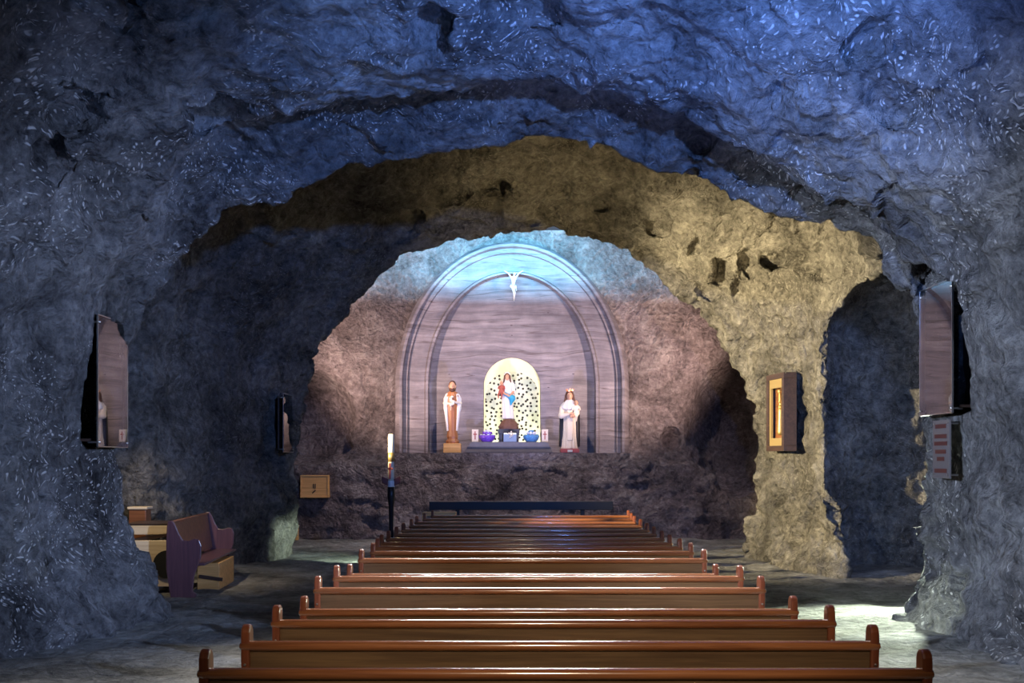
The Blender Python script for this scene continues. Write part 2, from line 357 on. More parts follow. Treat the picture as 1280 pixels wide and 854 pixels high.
# ------------------------------------------------------------------ the cave: stack of outlines (pixels at a distance, or metres)
def pxo(d, pts): return d, [(W(x,y,d)[0], W(x,y,d)[2]) for x,y in pts]
def mo(d, pts): return d, pts
SL = [
 mo(-3.6, [(-5.3,0),(-5.8,3),(-4.6,5.4),(-2.2,6.5),(0,6.8),(2.2,6.5),(4.6,5.4),(5.8,3),(5.3,0)]),
 mo(7.5,  [(-5.1,0),(-5.5,3),(-4.9,4.8),(-3.4,5.9),(-1.5,6.4),(0.2,6.5),(2.0,6.4),(3.6,5.9),(5.0,4.8),(5.5,3),(5.1,0)]),
 mo(9.2,  [(-4.95,0),(-5.2,3),(-4.7,4.9),(-3.3,5.8),(-1.5,6.2),(0.2,6.25),(2.0,6.2),(3.5,5.8),(4.6,4.9),(5.0,3),(4.75,0)]),
 pxo(10.4,[(-8,829),(-50,700),(-60,600),(-50,430),(0,280),(60,170),(150,95),(260,50),(400,25),(650,10),(850,25),(980,70),(1090,130),(1180,200),(1250,300),(1290,420),(1290,560),(1275,700),(1262,829)]),
 pxo(12,  [(122,800),(92,700),(76,600),(80,480),(98,380),(135,300),(185,235),(245,185),(330,148),(450,128),(560,122),(650,118),(760,124),(850,146),(940,190),(1010,232),(1080,262),(1130,290),(1170,340),(1196,420),(1206,500),(1208,600),(1205,700),(1180,795)]),
 pxo(12.7,[(160,790),(130,700),(115,600),(118,480),(135,385),(165,310),(225,210),(285,160),(350,138),(450,118),(560,108),(650,104),(760,110),(850,132),(950,180),(1020,230),(1080,262),(1105,295),(1140,350),(1168,420),(1182,500),(1184,600),(1178,700),(1140,782)]),
 pxo(13.5,[(212,772),(190,720),(168,650),(155,570),(160,500),(172,430),(195,370),(238,310),(290,272),(350,258),(400,235),(450,213),(520,195),(600,184),(700,180),(780,198),(860,228),(940,258),(1000,280),(1060,288),(1098,296),(1118,358),(1144,416),(1153,467),(1152,540),(1150,600),(1140,700),(1124,772)]),
 mo(14.3, [(-5.2,0),(-5.6,2),(-5.6,4),(-4.6,5.2),(-3,6.1),(0,6.7),(3,6.3),(4.6,5.5),(5.6,4.2),(5.6,2),(5.2,0)]),
 mo(15.2, [(-5.6,0),(-5.9,2),(-5.9,4),(-5,5.6),(-3,6.9),(0,7.5),(3,7),(5,5.9),(5.9,4.2),(5.9,2),(5.6,0)]),
 mo(17.0, [(-5.5,0),(-5.7,2),(-5.7,4),(-5,5.6),(-3,6.9),(0,7.5),(3,7),(5,5.9),(5.9,4.2),(5.9,2),(5.6,0)]),
 pxo(18.6,[(238,716),(232,600),(228,480),(240,380),(290,290),(360,220),(480,170),(650,155),(800,160),(900,180),(1000,220),(1060,270),(1072,330),(1055,400),(1048,500),(1046,600),(1030,680),(1008,716)]),
 pxo(20.3,[(310,704),(305,600),(302,480),(325,390),(375,320),(440,265),(540,232),(650,222),(760,232),(850,270),(925,340),(975,410),(998,500),(1002,600),(992,660),(972,704)]),
 pxo(22,  [(366,694),(368,600),(372,560),(378,520),(386,480),(402,435),(436,385),(470,350),(500,322),(560,302),(620,294),(700,292),(750,302),(790,325),(830,355),(862,385),(892,412),(918,448),(935,490),(943,540),(945,600),(938,650),(930,694)]),
 pxo(22.7,[(368,694),(362,600),(362,500),(392,430),(430,375),(480,325),(560,290),(640,280),(720,284),(790,312),(840,350),(890,395),(925,445),(948,520),(955,600),(940,694)]),
 mo(23.8, [(-5.5,0),(-5.9,3),(-5.2,5.5),(-3.4,7.3),(0,8.3),(3.4,7.3),(5.2,5.5),(5.9,3),(5.5,0)]),
 mo(27.3, [(-5.8,0),(-6.2,3),(-5.4,5.6),(-3.6,7.6),(0,8.5),(3.6,7.6),(5.4,5.6),(6.2,3),(5.8,0)]),
 mo(28.1, [(-5.7,0),(-6.0,3),(-5.2,5.5),(-3.5,7.5),(0,8.4),(3.5,7.5),(5.2,5.5),(6.0,3),(5.7,0)]),
]
Hh = .055
LO = np.array([-8.6,-4.4,-.55]); HI = np.array([8.6,30.6,8.9])
n3 = np.ceil((HI-LO)/Hh).astype(int)+1
gx, gy, gz = [LO[i]+Hh*np.arange(n3[i]) for i in range(3)]
X2, Z2 = np.meshgrid(gx, gz, indexing='ij')
def poly_sdf(pts):
    pts = [(x*1.0, z) for x,z in pts]
    pts = [(pts[0][0],-1.5)]+pts+[(pts[-1][0],-1.5)]
    d = np.full(X2.shape, 1e9); ins = np.zeros(X2.shape, bool); n = len(pts)
    for i in range(n):
        ax, az = pts[i]; bx_, bz = pts[(i+1)%n]; ex, ez = bx_-ax, bz-az
        t = np.clip(((X2-ax)*ex+(Z2-az)*ez)/(ex*ex+ez*ez+1e-9), 0, 1)
        d = np.minimum(d, (X2-ax-t*ex)**2+(Z2-az-t*ez)**2)
        if az != bz:
            c = ((az > Z2) != (bz > Z2)) & (X2 < ex*(Z2-az)/(bz-az)+ax); ins ^= c
    d = np.sqrt(d); return np.where(ins, -d, d).astype(np.float32)
sds = [poly_sdf(p) for _, p in SL]; ds = [d for d, _ in SL]
f = np.empty(tuple(n3), np.float32)
for j, y in enumerate(gy):
    if y <= ds[0]: f[:,j,:] = np.maximum(sds[0], ds[0]-y); continue
    if y >= ds[-1]: f[:,j,:] = np.maximum(sds[-1], y-ds[-1]-.12); continue
    k = max(i for i in range(len(ds)) if ds[i] <= y); t = (y-ds[k])/(ds[k+1]-ds[k])
    s = sds[k]*(1-t)+sds[k+1]*t
    f[:,j,:] = np.maximum(s, y-ds[-1]-.12)
def sub(lo, hi):
    a = np.maximum(((np.array(lo)-LO)/Hh).astype(int), 0); b = np.minimum(((np.array(hi)-LO)/Hh).astype(int)+2, n3)
    sl = tuple(slice(a[i], b[i]) for i in range(3))
    g = np.meshgrid(gx[sl[0]], gy[sl[1]], gz[sl[2]], indexing='ij'); return sl, g
def carve_ell(c, r, k=.12, rot=0):
    R = max(r)+.4; sl, (X,Y,Z) = sub([c[i]-R for i in range(3)], [c[i]+R for i in range(3)])
    dx, dy, dz = X-c[0], Y-c[1], Z-c[2]
    if rot: dx, dz = dx*math.cos(rot)+dz*math.sin(rot), -dx*math.sin(rot)+dz*math.cos(rot)
    e = (np.sqrt((dx/r[0])**2+(dy/r[1])**2+(dz/r[2])**2)-1)*min(r)
    f[sl] = sm(f[sl], e.astype(np.float32), k)
def rbox(X,Y,Z,lo,hi,r=.1):
    q = [np.abs(v-(lo[i]+hi[i])/2)-((hi[i]-lo[i])/2-r) for i, v in enumerate((X,Y,Z))]
    return np.sqrt(sum(np.maximum(a,0)**2 for a in q))+np.minimum(np.maximum(np.maximum(q[0],q[1]),q[2]),0)-r
def carve_box(lo, hi, r=.1, k=.08, fill=False):
    R = .6; sl, (X,Y,Z) = sub([v-R for v in lo], [v+R for v in hi])
    e = rbox(X,Y,Z,lo,hi,r).astype(np.float32)
    f[sl] = (-sm(-f[sl], e, k)) if fill else sm(f[sl], e, k)
def hit(px, py, d0=7.0, d1=30.0):
    d = d0
    while d < d1:
        p = np.array(W(px,py,d)); q = (p-LO)/Hh; i = np.floor(q).astype(int)
        if (i < 0).any() or (i >= n3-1).any(): return p
        fr = q-i; v = 0
        for a in (0,1):
            for b in (0,1):
                for c in (0,1):
                    v += f[i[0]+a,i[1]+b,i[2]+c]*(fr[0] if a else 1-fr[0])*(fr[1] if b else 1-fr[1])*(fr[2] if c else 1-fr[2])
        if v >= 0: return p
        d += max(.02, -float(v)*.5)
    return p
# side passages
carve_box((-8.4,14.3,-1.5), (-4.6,17.3,4.6), 1.2, .5)
carve_box((4.6,14.4,-1.5), (8.3,17.6,5.0), 1.2, .5)
carve_box((5.45,16.5,-1.5), (8.3,20.1,4.9), .9, .25)
# shelf block under the carved arch
carve_box((-8.0,26.75,-1.5), (8.0,29.5,1.8), .12, .5, fill=True)
# recess for the carved arch
sl, (X,Y,Z) = sub((-3.4,26.9,1.6), (3.4,29.4,8))
ar = np.where(Z < 4.2, np.abs(X)-2.72, (np.sqrt((X/2.72)**2+((Z-4.2)/3.05)**2)-1)*2.72)
e = np.maximum(np.maximum(ar, 2.02-Z), Y-29.2)
f[sl] = np.minimum(f[sl], e.astype(np.float32)); del X, Y, Z, e, ar
# dark hollows either side of the altar wall
carve_ell((5.6,27.6,2.8), (1.2,1.9,1.9), .4); carve_ell((-5.1,28.2,2.9), (1.1,1.1,1.2), .3)
# pockets in the ceiling and pillars (pixel, size)
for px, py, r, rot in ((800,42,(.42,.5,.22),-.1),(540,45,(.2,.35,.26),0),(286,166,(.34,.55,.85),.75),(975,118,(.12,.3,.14),0),(1078,60,(.15,.3,.15),0),
        (1120,130,(.25,.4,.14),-.5),(70,210,(.2,.3,.3),.4),(215,15,(.5,.5,.35),-.3),(875,180,(.16,.3,.1),0),(940,212,(.2,.3,.13),-.5),(1000,245,(.12,.3,.15),0),(660,22,(.4,.3,.12),0),(180,268,(.1,.25,.1),0),(105,150,(.2,.3,.3),0)):
    c = hit(px, py); carve_ell(c, r, .07, rot)
for px, py, r, rot in ((620,232,(.35,.35,.14),0),(560,245,(.4,.4,.2),.2),(700,240,(.3,.3,.13),0),(750,255,(.2,.4,.12),0),(820,285,(.22,.4,.13),-.4),(870,310,(.16,.35,.2),0),
        (900,345,(.14,.4,.4),.1),(935,330,(.12,.4,.25),.1),(965,325,(.25,.3,.16),-.5),(925,370,(.1,.3,.3),.2),(880,365,(.2,.3,.12),-.8),(780,300,(.25,.3,.1),-.3),(500,290,(.5,.5,.25),.6),(660,275,(.4,.3,.1),0)):
    c = hit(px, py, 16); carve_ell(c, r, .08, rot)
for px, py, r in ((840,550,(.25,.3,.3)),(800,610,(.3,.2,.12)),(430,560,(.3,.3,.2)),(470,500,(.06,.1,.06)),(790,355,(.08,.1,.07))):
    c = hit(px, py, 23.5); carve_ell(c, r, .08)
# wall niches behind the glass sheets
carve_box((-5.4,12.52,2.08), (-4.4,13.25,3.46), .06, .03)
carve_box((4.5,11.85,2.4), (5.45,12.85,3.9), .06, .03); carve_ell((4.95,12.5,3.7), (.55,.55,.75), .08)
V, Q = nets(f, LO, Hh)
me0 = np_mesh('cave', V, Q)
nr = np.empty(len(V)*3, np.float32); me0.vertices.foreach_get('normal', nr); nr = nr.reshape(-1,3)
cen = V[Q[:1000]].mean(1)
# displacement (metres) along the normal
wx = np.stack([noise(V*1.3+31),noise(V*1.3+57),noise(V*1.3+83)],1)
D = .10*noise(V*.8)+.07*noise(V*1.9+7)
fh, ed = cells(V*np.array([.85,.85,1.25])+.35*wx, .11); D += fh
fh, ed = cells(V*np.array([2.6,2.6,3.4])+.5*wx+9, .04); D += fh
D += .045*(1-2*np.abs(noise(V*2.6+11)))+.028*(1-2*np.abs(noise(V*6.5+41)))
D += .03*noise(V*5.5+3)
D += .04*noise(V*np.array([.7,.7,6.0])+19)
D += .016*noise(V*12.0)
keepy = np.clip((27.9-V[:,1])/1.5, .35, 1); D *= keepy
fade = np.ones(len(V))
inpan = (V[:,1] > 28.25)
D[inpan & (np.abs(V[:,0]) < 3)] = 0
near = np.exp(-((V[:,0]+4.7)**2/.5+(V[:,1]-12.8)**2/.6+(V[:,2]-2.8)**2/1.0))+np.exp(-((V[:,0]-4.8)**2/.5+(V[:,1]-12.3)**2/.6+(V[:,2]-2.8)**2/1.4))
D *= np.clip(1-near, .15, 1)
V = V+nr*D[:,None]
me0.vertices.foreach_set('co', V.astype(np.float32).ravel()); me0.update()
me0.vertices.foreach_get('normal', nr.reshape(-1)); 
nr = np.empty(len(V)*3, np.float32); me0.vertices.foreach_get('normal', nr); nr = nr.reshape(-1,3)
fc = V[Q].mean(1)
back = fc[:,1] > 24.3
farr = ~back & (fc[:,1] > 14.9)
ceil_ = ~back & (fc[:,2] > 4.3+.25*noise(fc*.5))
lab = np.where(back, 0, np.where(ceil_ & farr, 1, np.where(ceil_, 2, np.where(farr, np.where(fc[:,0] < 0, 3, 4), np.where(fc[:,0] < 0, 5, 6)))))
lab[(fc[:,1] < -3.4)] = 7
lowf = fc[:,2] < -.35
for i, (nm, mt) in enumerate((('wall_back', M_rock_altar),('ceiling_inner', M_rock_in),('ceiling', M_rock),('wall_far_left', M_rock_in),('wall_far_right', M_rock_in),('wall_left', M_rock),('wall_right', M_rock),('wall_front', M_rock))):
    q = Q[(lab == i) & ~lowf]
    if not len(q): continue
    u, inv = np.unique(q, return_inverse=True); q2 = inv.reshape(q.shape)
    me = np_mesh(nm, V[u], q2); me.materials.append(mt)
    me.normals_split_custom_set_from_vertices(nr[u])
    o = bpy.data.objects.new(nm, me); C.objects.link(o); o['kind'] = 'structure'
bpy.data.meshes.remove(me0)
print('cave verts', len(V))

# floor
nxx, nyy = 180, 340
xs = np.linspace(-8.5,8.5,nxx); ys = np.linspace(-4.2,30.2,nyy)
XX, YY = np.meshgrid(xs, ys, indexing='ij'); P = np.stack([XX.ravel(),YY.ravel(),np.zeros(XX.size)],1)
aisle = np.clip((np.abs(P[:,0]-.3)-2.0)/1.0, 0, 1)
P[:,2] = -.035+aisle*(.05*noise(P*.7+3)+.03*noise(P*2.3)+.015*noise(P*6))
i0 = (np.arange(nxx-1)[:,None]*nyy+np.arange(nyy-1)[None,:]).ravel()
me = np_mesh('floor', P, np.stack([i0,i0+nyy,i0+nyy+1,i0+1],1)); me.materials.append(M_floor)
o = bpy.data.objects.new('floor', me); C.objects.link(o); o['kind'] = 'structure'
FZ = -.035

# ------------------------------------------------------------------ carved arch on the altar wall
def arch_curve(hw, top, base, spring, n=64, cx=0.0, p=2.0):
    """points from bottom left over the top to bottom right, in (x,z)"""
    pts = []; ns = 14
    for i in range(ns): pts.append((cx-hw, base+(spring-base)*i/ns))
    for i in range(n+1):
        a = math.pi-math.pi*i/n; ca, sa = math.cos(a), math.sin(a)
        pts.append((cx+hw*math.copysign(abs(ca)**(2/p),ca), spring+(top-spring)*abs(sa)**(2/p)))
    for i in range(ns): pts.append((cx+hw, spring-(spring-base)*(i+1)/ns))
    return pts
s28 = .02; B0 = 2.0
def zz(py): return EYE-(py-HY)*.02
XC = -.0
rows = [ # (half width, top, spring, depth y)
 (2.95, zz(300), 3.9, 28.25),(2.86, zz(303), 3.9, 27.95),(2.80, zz(306), 3.9, 27.86),(2.74, zz(309), 3.9, 27.88),(2.72, zz(310.5), 3.9, 28.02),(2.62, zz(316), 3.9, 28.02),(2.60, zz(317), 3.9, 28.09),
 (2.20, zz(338), 3.7, 28.09),(2.16, zz(340), 3.7, 28.0),(2.10, zz(342), 3.7, 28.0),(2.07, zz(343.5), 3.7, 28.24),(1.5, zz(375), 3.5, 28.24),(.95, zz(420), 3.3, 28.24),(.72, zz(446), 3.72, 28.24),(.71, zz(446.5), 3.71, 28.3)]
curves = []
for hw, tp, sp, dy in rows:
    curves.append([(x+XC,z,dy) for x,z in arch_curve(hw, tp, B0, min(sp,3.72) if hw > .8 else 3.72, p=2.0)])
NICHE_Y = 29.05
bm = bmesh.new(); grid = []
# refine between curves
ref = []
for a, b in zip(curves, curves[1:]):
    w = max(abs(a[0][0]-b[0][0]), .02); k = max(1, int(w/.12))
    for j in range(k): ref.append([tuple(p[i]*(1-j/k)+q[i]*j/k for i in range(3)) for p,q in zip(a,b)])
ref.append(curves[-1])
for c in ref:
    grid.append([bm.verts.new((x, y, z)) for x,z,y in c])
for A, B in zip(grid, grid[1:]):
    for i in range(len(A)-1): bm.faces.new((A[i],A[i+1],B[i+1],B[i]))
o = obj('trim_1', bm, M_carved, smooth=True); o['kind'] = 'structure'
m = o.modifiers.new('edges', 'EDGE_SPLIT'); m.split_angle = math.radians(35)
# niche lining: plain sides then pierced curved back
bm = bmesh.new(); c = curves[-1]; r0 = [bm.verts.new((x,28.26,z)) for x,z,_ in c]; r1_ = [bm.verts.new((x*.97,28.75,2.02+(z-2.02)*.875)) for x,z,_ in c]
for i in range(len(c)-1): bm.faces.new((r0[i],r0[i+1],r1_[i+1],r1_[i]))
fl = [bm.verts.new(v) for v in ((-.72,28.2,2.02),(.72,28.2,2.02),(.72,29.1,2.02),(-.72,29.1,2.02))]; bm.faces.new(fl)
M_lining = simple('niche_plaster', (.82,.78,.55), .7)
o = obj('trim_2', bm, M_lining, smooth=True); o['kind'] = 'structure'
bm = bmesh.new(); prev = None
cz = [(x*.97,2.02+(z-2.02)*.875) for x,z,_ in c]
cen_ = (0.0, 3.2)
for j in range(9):
    s = 1-j/8*.999; dy = 28.75+.3*math.sqrt(max(0,1-s*s))
    ring = [bm.verts.new((cen_[0]+(x-cen_[0])*s, dy, cen_[1]+(z-cen_[1])*s if z > cen_[1] or True else z)) for x,z in cz]
    if prev:
        for i in range(len(ring)-1): bm.faces.new((prev[i],prev[i+1],ring[i+1],ring[i]))
    if prev or True:
        if prev: bm.faces.new((prev[-1],prev[0],ring[0],ring[-1]))
    prev = ring
o = obj('trim_3', bm, M_dots, smooth=True); o['kind'] = 'structure'
# ledge slab under everything
bm = bmesh.new(); prism(bm, [(-2.95,1.65),(2.85,1.65),(2.82,2.03),(-2.92,2.03)], 26.86, 28.4, 'y')
bmesh.ops.bevel(bm, geom=bm.edges[:], offset=.02, segments=2, affect='EDGES')
o = obj('trim_4', bm, M_rock_altar); o['kind'] = 'structure'
LZ = 2.03

# ------------------------------------------------------------------ altar furniture
YS = 27.35
def LX(px, d=YS): return (px-CX)*d/F
def LZZ(py, d=YS): return EYE-(py-HY)*d/F
# plinth
t = thing('stone_plinth', 'low grey stone plinth with sloping ends, under the central figure in the lit niche', 'plinth', (LX(636,27.6),27.6,LZ))
bm = bmesh.new(); prism(bm, [(-1.1,0),(1.1,0),(1.06,.05),(.93,.27),(-.93,.27),(-1.06,.05)], -.28, .5, 'y')
bmesh.ops.bevel(bm, geom=bm.edges[:], offset=.015, segments=2, affect='EDGES'); obj('block', bm, M_slab, t)
obj('edge_band', bx(-1.02,1.02,-.3,-.27,.12,.15), M_dslab, t)
PZ = LZ+.27
# dark pedestal (table shape)
t = thing('stone_pedestal', 'dark stone table-shaped pedestal standing on the grey plinth in the niche', 'pedestal', (LX(636,27.75),27.75,PZ))
bm = bmesh.new(); box(bm,-.27,.27,-.18,.18,.2,.32); bmesh.ops.bevel(bm, geom=bm.edges[:], offset=.015, segments=2, affect='EDGES'); obj('tabletop', bm, M_dslab, t)
for s in (-1,1): obj('leg', bx(s*.2-.05,s*.2+.05,-.15,.15,0,.2), M_dslab, t, bevel=.01)
obj('back_slab', bx(-.15,.15,.1,.14,0,.2), M_dslab, t)
MZ = PZ+.32

def head(X,Y,Z,c,s=1.0):
    h = ell(X,Y,Z,(c[0],c[1],c[2]),(.075*s,.088*s,.105*s))
    h = sm(h, ell(X,Y,Z,(c[0],c[1]-.02*s,c[2]-.055*s),(.05*s,.06*s,.055*s)), .03*s)   # jaw
    h = sm(h, ell(X,Y,Z,(c[0],c[1]-.09*s,c[2]-.012*s),(.013*s,.02*s,.026*s)), .012*s) # nose
    h = sm(h, ell(X,Y,Z,(c[0],c[1]-.08*s,c[2]+.022*s),(.05*s,.014*s,.01*s)), .015*s)   # brow
    for q in (-1,1): h = sm(h, ell(X,Y,Z,(c[0]+q*.076*s,c[1],c[2]-.005*s),(.012*s,.022*s,.03*s)), .008*s)
    for q in (-1,1): h = np.maximum(h, -ell(X,Y,Z,(c[0]+q*.03*s,c[1]-.09*s,c[2]+.004*s),(.016*s,.012*s,.01*s)))
    h = sm(h, ell(X,Y,Z,(c[0],c[1]-.078*s,c[2]-.05*s),(.022*s,.012*s,.008*s)), .008*s)
    return sm(h, cap(X,Y,Z,(c[0],c[1]+.01,c[2]-.08*s),(c[0],c[1]+.02,c[2]-.17*s),.042*s,.05*s), .03*s)
def hand(X,Y,Z,c,d,s=1.0,side=1):
    """palm at c, fingers along unit d"""
    c = np.array(c,float); d = np.array(d,float); d /= np.linalg.norm(d)
    u = np.cross(d,(0,1,0)); u /= np.linalg.norm(u)+1e-9
    h = cap(X,Y,Z,c-d*.02*s,c+d*.025*s,.028*s,.03*s)
    for k,(o_,l) in enumerate(((-.027,.05),(-.009,.062),(.009,.058),(.026,.045))):
        a = c+d*.03*s+u*o_*s; h = sm(h, cap(X,Y,Z,a,a+d*l*s+np.array((0,-.012*s,0)),.0095*s,.008*s), .006*s)
    a = c+u*side*.025*s; return sm(h, cap(X,Y,Z,a,a+d*.03*s+u*side*.028*s,.011*s,.009*s), .008*s)
def child(X,Y,Z,c,s=1.0,lean=1):
    h = head(X,Y,Z,(c[0],c[1],c[2]+.3*s),s*.72)
    b = sm(ell(X,Y,Z,(c[0],c[1],c[2]+.12*s),(.085*s,.07*s,.13*s)), ell(X,Y,Z,(c[0],c[1],c[2]+.0),(.095*s,.08*s,.08*s)), .05*s)
    for q in (-1,1):
        b = sm(b, cap(X,Y,Z,(c[0]+q*.05*s,c[1]-.03*s,c[2]),(c[0]+q*.06*s-lean*.05*s,c[1]-.1*s,c[2]-.1*s),.045*s,.03*s), .03*s)
        b = sm(b, cap(X,Y,Z,(c[0]+q*.06*s-lean*.05*s,c[1]-.1*s,c[2]-.1*s),(c[0]+q*.05*s-lean*.05*s,c[1]-.08*s,c[2]-.22*s),.03*s,.02*s), .02*s)
        b = sm(b, cap(X,Y,Z,(c[0]+q*.085*s,c[1]-.01,c[2]+.18*s),(c[0]+q*.11*s,c[1]-.09*s,c[2]+.1*s),.032*s,.022*s), .03*s)
    return h, b

# --- left: bearded saint
x0 = LX(565.5); t = thing('saint_statue', 'tall slender bearded saint statue in brown robe and white cloak on a blond wood block', 'statue', (x0,YS,LZ))
t.scale = (1,1,1)
bm = bmesh.new(); box(bm,-.21,.21,-.19,.19,0,.235); bmesh.ops.bevel(bm, geom=bm.edges[:], offset=.012, segments=2, affect='EDGES'); obj('base', bm, M_pine, t)
z0 = .235
K = [(z0,0,0,.155,.14),(z0+.06,0,0,.16,.15),(z0+.10,0,0,.12,.12),(z0+.16,0,0,.14,.13),(z0+.3,0,0,.115,.11),(z0+.6,0,0,.125,.12),(z0+.9,0,0,.15,.125),(z0+1.15,0,0,.18,.12),(z0+1.24,0,0,.12,.09),(z0+1.28,0,0,.06,.06)]
sdf_obj('robe', lambda X,Y,Z: robe(X,Y,Z,K,.035,11), (-.25,-.2,z0-.02), (.25,.2,z0+1.32), .013, M_robe, t)
def cloak(X,Y,Z):
    o_ = robe(X,Y,Z,[(z0+.3,0,.02,.13,.13),(z0+.6,0,.02,.155,.15),(z0+.9,0,.02,.19,.16),(z0+1.1,0,.015,.205,.15),(z0+1.2,0,.01,.17,.11),(z0+1.26,0,.02,.09,.07)],.03,8)
    inn = robe(X,Y,Z,[(z0+.2,0,-.06,.10,.2),(z0+.9,0,-.07,.13,.2),(z0+1.15,0,-.07,.10,.16),(z0+1.3,0,-.06,.07,.16)],0)
    o_ = np.maximum(o_, -inn)
    for q in (-1,1):
        o_ = sm(o_, cap(X,Y,Z,(q*.16,0,z0+1.08),(q*.17,-.03,z0+.84),.05,.045), .04)
        o_ = sm(o_, cap(X,Y,Z,(q*.165,-.07,z0+.84),(q*.115,-.06,z0+.3),.04,.02), .05)
    return o_
sdf_obj('cloak', cloak, (-.3,-.22,z0+.3), (.3,.22,z0+1.3), .013, M_white, t)
hc = (0,-.01,z0+1.4)
sdf_obj('head', lambda X,Y,Z: head(X,Y,Z,hc,1.08), (-.13,-.14,z0+1.18), (.13,.13,z0+1.54), .008, M_skin, t)
def hair(X,Y,Z):
    h = ell(X,Y,Z,(0,.015,z0+1.42),(.092,.1,.112)); h = np.maximum(h, -ell(X,Y,Z,(0,-.1,z0+1.385),(.068,.1,.085)))
    h = sm(h, ell(X,Y,Z,(0,.05,z0+1.34),(.088,.05,.09)), .03)
    b = np.maximum(ell(X,Y,Z,(0,-.062,z0+1.31),(.062,.06,.07)), -ell(X,Y,Z,(0,-.105,z0+1.35),(.032,.03,.02)))
    return np.minimum(h, b)
sdf_obj('hair_and_beard', hair, (-.13,-.14,z0+1.2), (.13,.14,z0+1.56), .008, M_hair, t)
def arms(X,Y,Z):
    a = 9
    for q in (-1,1):
        s_ = cap(X,Y,Z,(q*.19,-.02,z0+.98),(q*.05,-.15,z0+.98+.02*q),.042,.028)
        a = s_ if q == -1 else np.minimum(a, s_)
    return np.minimum(np.minimum(a, hand(X,Y,Z,(-.02,-.16,z0+.93),(.5,-.1,.4),.95)), hand(X,Y,Z,(.03,-.165,z0+1.02),(-.6,-.1,.1),.95))
sdf_obj('folded_hands', arms, (-.26,-.24,z0+.82), (.26,.06,z0+1.12), .008, M_creamp, t)
sdf_obj('lily_sprig', lambda X,Y,Z: np.minimum(cap(X,Y,Z,(-.03,-.17,z0+.8),(.0,-.14,z0+1.15),.009), np.minimum(ell(X,Y,Z,(0,-.15,z0+1.13),(.04,.03,.03)), ell(X,Y,Z,(-.03,-.16,z0+1.08),(.035,.03,.03)))), (-.12,-.22,z0+.76), (.1,-.08,z0+1.2), .008, M_creamp, t)

# --- centre: madonna in the niche
x0 = LX(636,27.75)
t = thing('brown_boulder', 'rough brown stone block on the dark pedestal, under the figure in the niche', 'stone', (x0,27.75,MZ))
bm = bmesh.new(); pts = [(.24,0),(.25,.06),(.2,.16),(.13,.24),(.1,.26)]
lathe(bm, pts, 9)
for v in bm.verts: v.co += Vector((random.uniform(-.02,.02),random.uniform(-.02,.02),0)) if 0 < v.co.z < .25 else Vector()
obj('boulder_body', bm, M_brownrock, t); obj('chip', bx(-.06,.05,-.23,-.2,.03,.08), M_brownrock, t, bevel=.01)
z0 = 0
t = thing('madonna_statue', 'white robed madonna statue with blue sash and child, in the bright pierced niche', 'statue', (LX(634,27.75),27.75,MZ+.26))
t.scale = (1.0,1.0,1.0)
K = [(0,0.02,0,.15,.12),(.1,.02,0,.14,.12),(.45,0.0,0,.13,.11),(.62,0,0,.14,.11),(.74,0.0,0,.115,.09),(.86,0,0,.14,.09),(.92,0,0,.1,.07),(.95,0,0,.04,.04)]
sdf_obj('gown', lambda X,Y,Z: robe(X,Y,Z,K,.05,9), (-.2,-.16,-.02), (.2,.16,.98), .012, M_white, t)
def veil(X,Y,Z):
    v = ell(X,Y,Z,(0,.02,1.07),(.085,.09,.1)); v = sm(v, robe(X,Y,Z,[(.45,.06,.06,.15,.06),(.8,.02,.05,.16,.07),(.92,0,.04,.14,.07),(1.05,0,.03,.08,.07)],.05,8), .04)
    v = np.maximum(v, -ell(X,Y,Z,(0,-.09,1.04),(.06,.11,.085)))
    v = sm(v, cap(X,Y,Z,(.13,0,.86),(.17,-.03,.66),.045,.04), .03)
    return sm(v, cap(X,Y,Z,(-.12,0,.86),(-.17,-.05,.7),.045,.035), .03)
sdf_obj('veil', veil, (-.26,-.16,.42), (.26,.18,1.2), .012, M_white, t)
sdf_obj('head', lambda X,Y,Z: head(X,Y,Z,(0,-.005,1.04),.8), (-.09,-.11,.88), (.09,.09,1.15), .007, M_skin, t)
def mh(X,Y,Z):
    h = np.maximum(ell(X,Y,Z,(0,.0,1.055),(.076,.085,.09)), -ell(X,Y,Z,(0,-.085,1.03),(.05,.07,.075)))
    for q in (-1,1): h = np.minimum(h, cap(X,Y,Z,(q*.06,-.03,1.06),(q*.085,-.04,.9),.024,.02))
    return h
sdf_obj('hair', mh, (-.13,-.12,.86), (.13,.12,1.17), .007, M_hair, t)
sdf_obj('blue_sash', lambda X,Y,Z: sm(cap(X,Y,Z,(-.06,-.1,.62),(.13,-.09,.5),.045,.07), cap(X,Y,Z,(.12,-.1,.5),(.09,-.11,.34),.075,.02), .05), (-.14,-.22,.28), (.24,.02,.7), .012, M_bluep, t)
ch, cb = (lambda X,Y,Z: child(X,Y,Z,(-.14,-.08,.66),.72)[0]), (lambda X,Y,Z: child(X,Y,Z,(-.14,-.08,.66),.72)[1])
o = sdf_obj('infant', ch, (-.24,-.2,.72), (-.04,.03,.99), .007, M_skin, t); o2 = sdf_obj('infant_robe', cb, (-.28,-.24,.46), (0,.02,.86), .009, M_redcloth, o)
sdf_obj('arms', lambda X,Y,Z: np.minimum(np.minimum(cap(X,Y,Z,(-.17,-.06,.7),(-.04,-.15,.6),.032,.024), cap(X,Y,Z,(.16,-.04,.67),(.07,-.14,.56),.032,.022)), np.minimum(hand(X,Y,Z,(-.02,-.155,.59),(1,-.1,-.1),.7), hand(X,Y,Z,(.05,-.15,.56),(-1,-.1,.2),.7))), (-.24,-.22,.48), (.24,.02,.76), .008, M_skin, t)

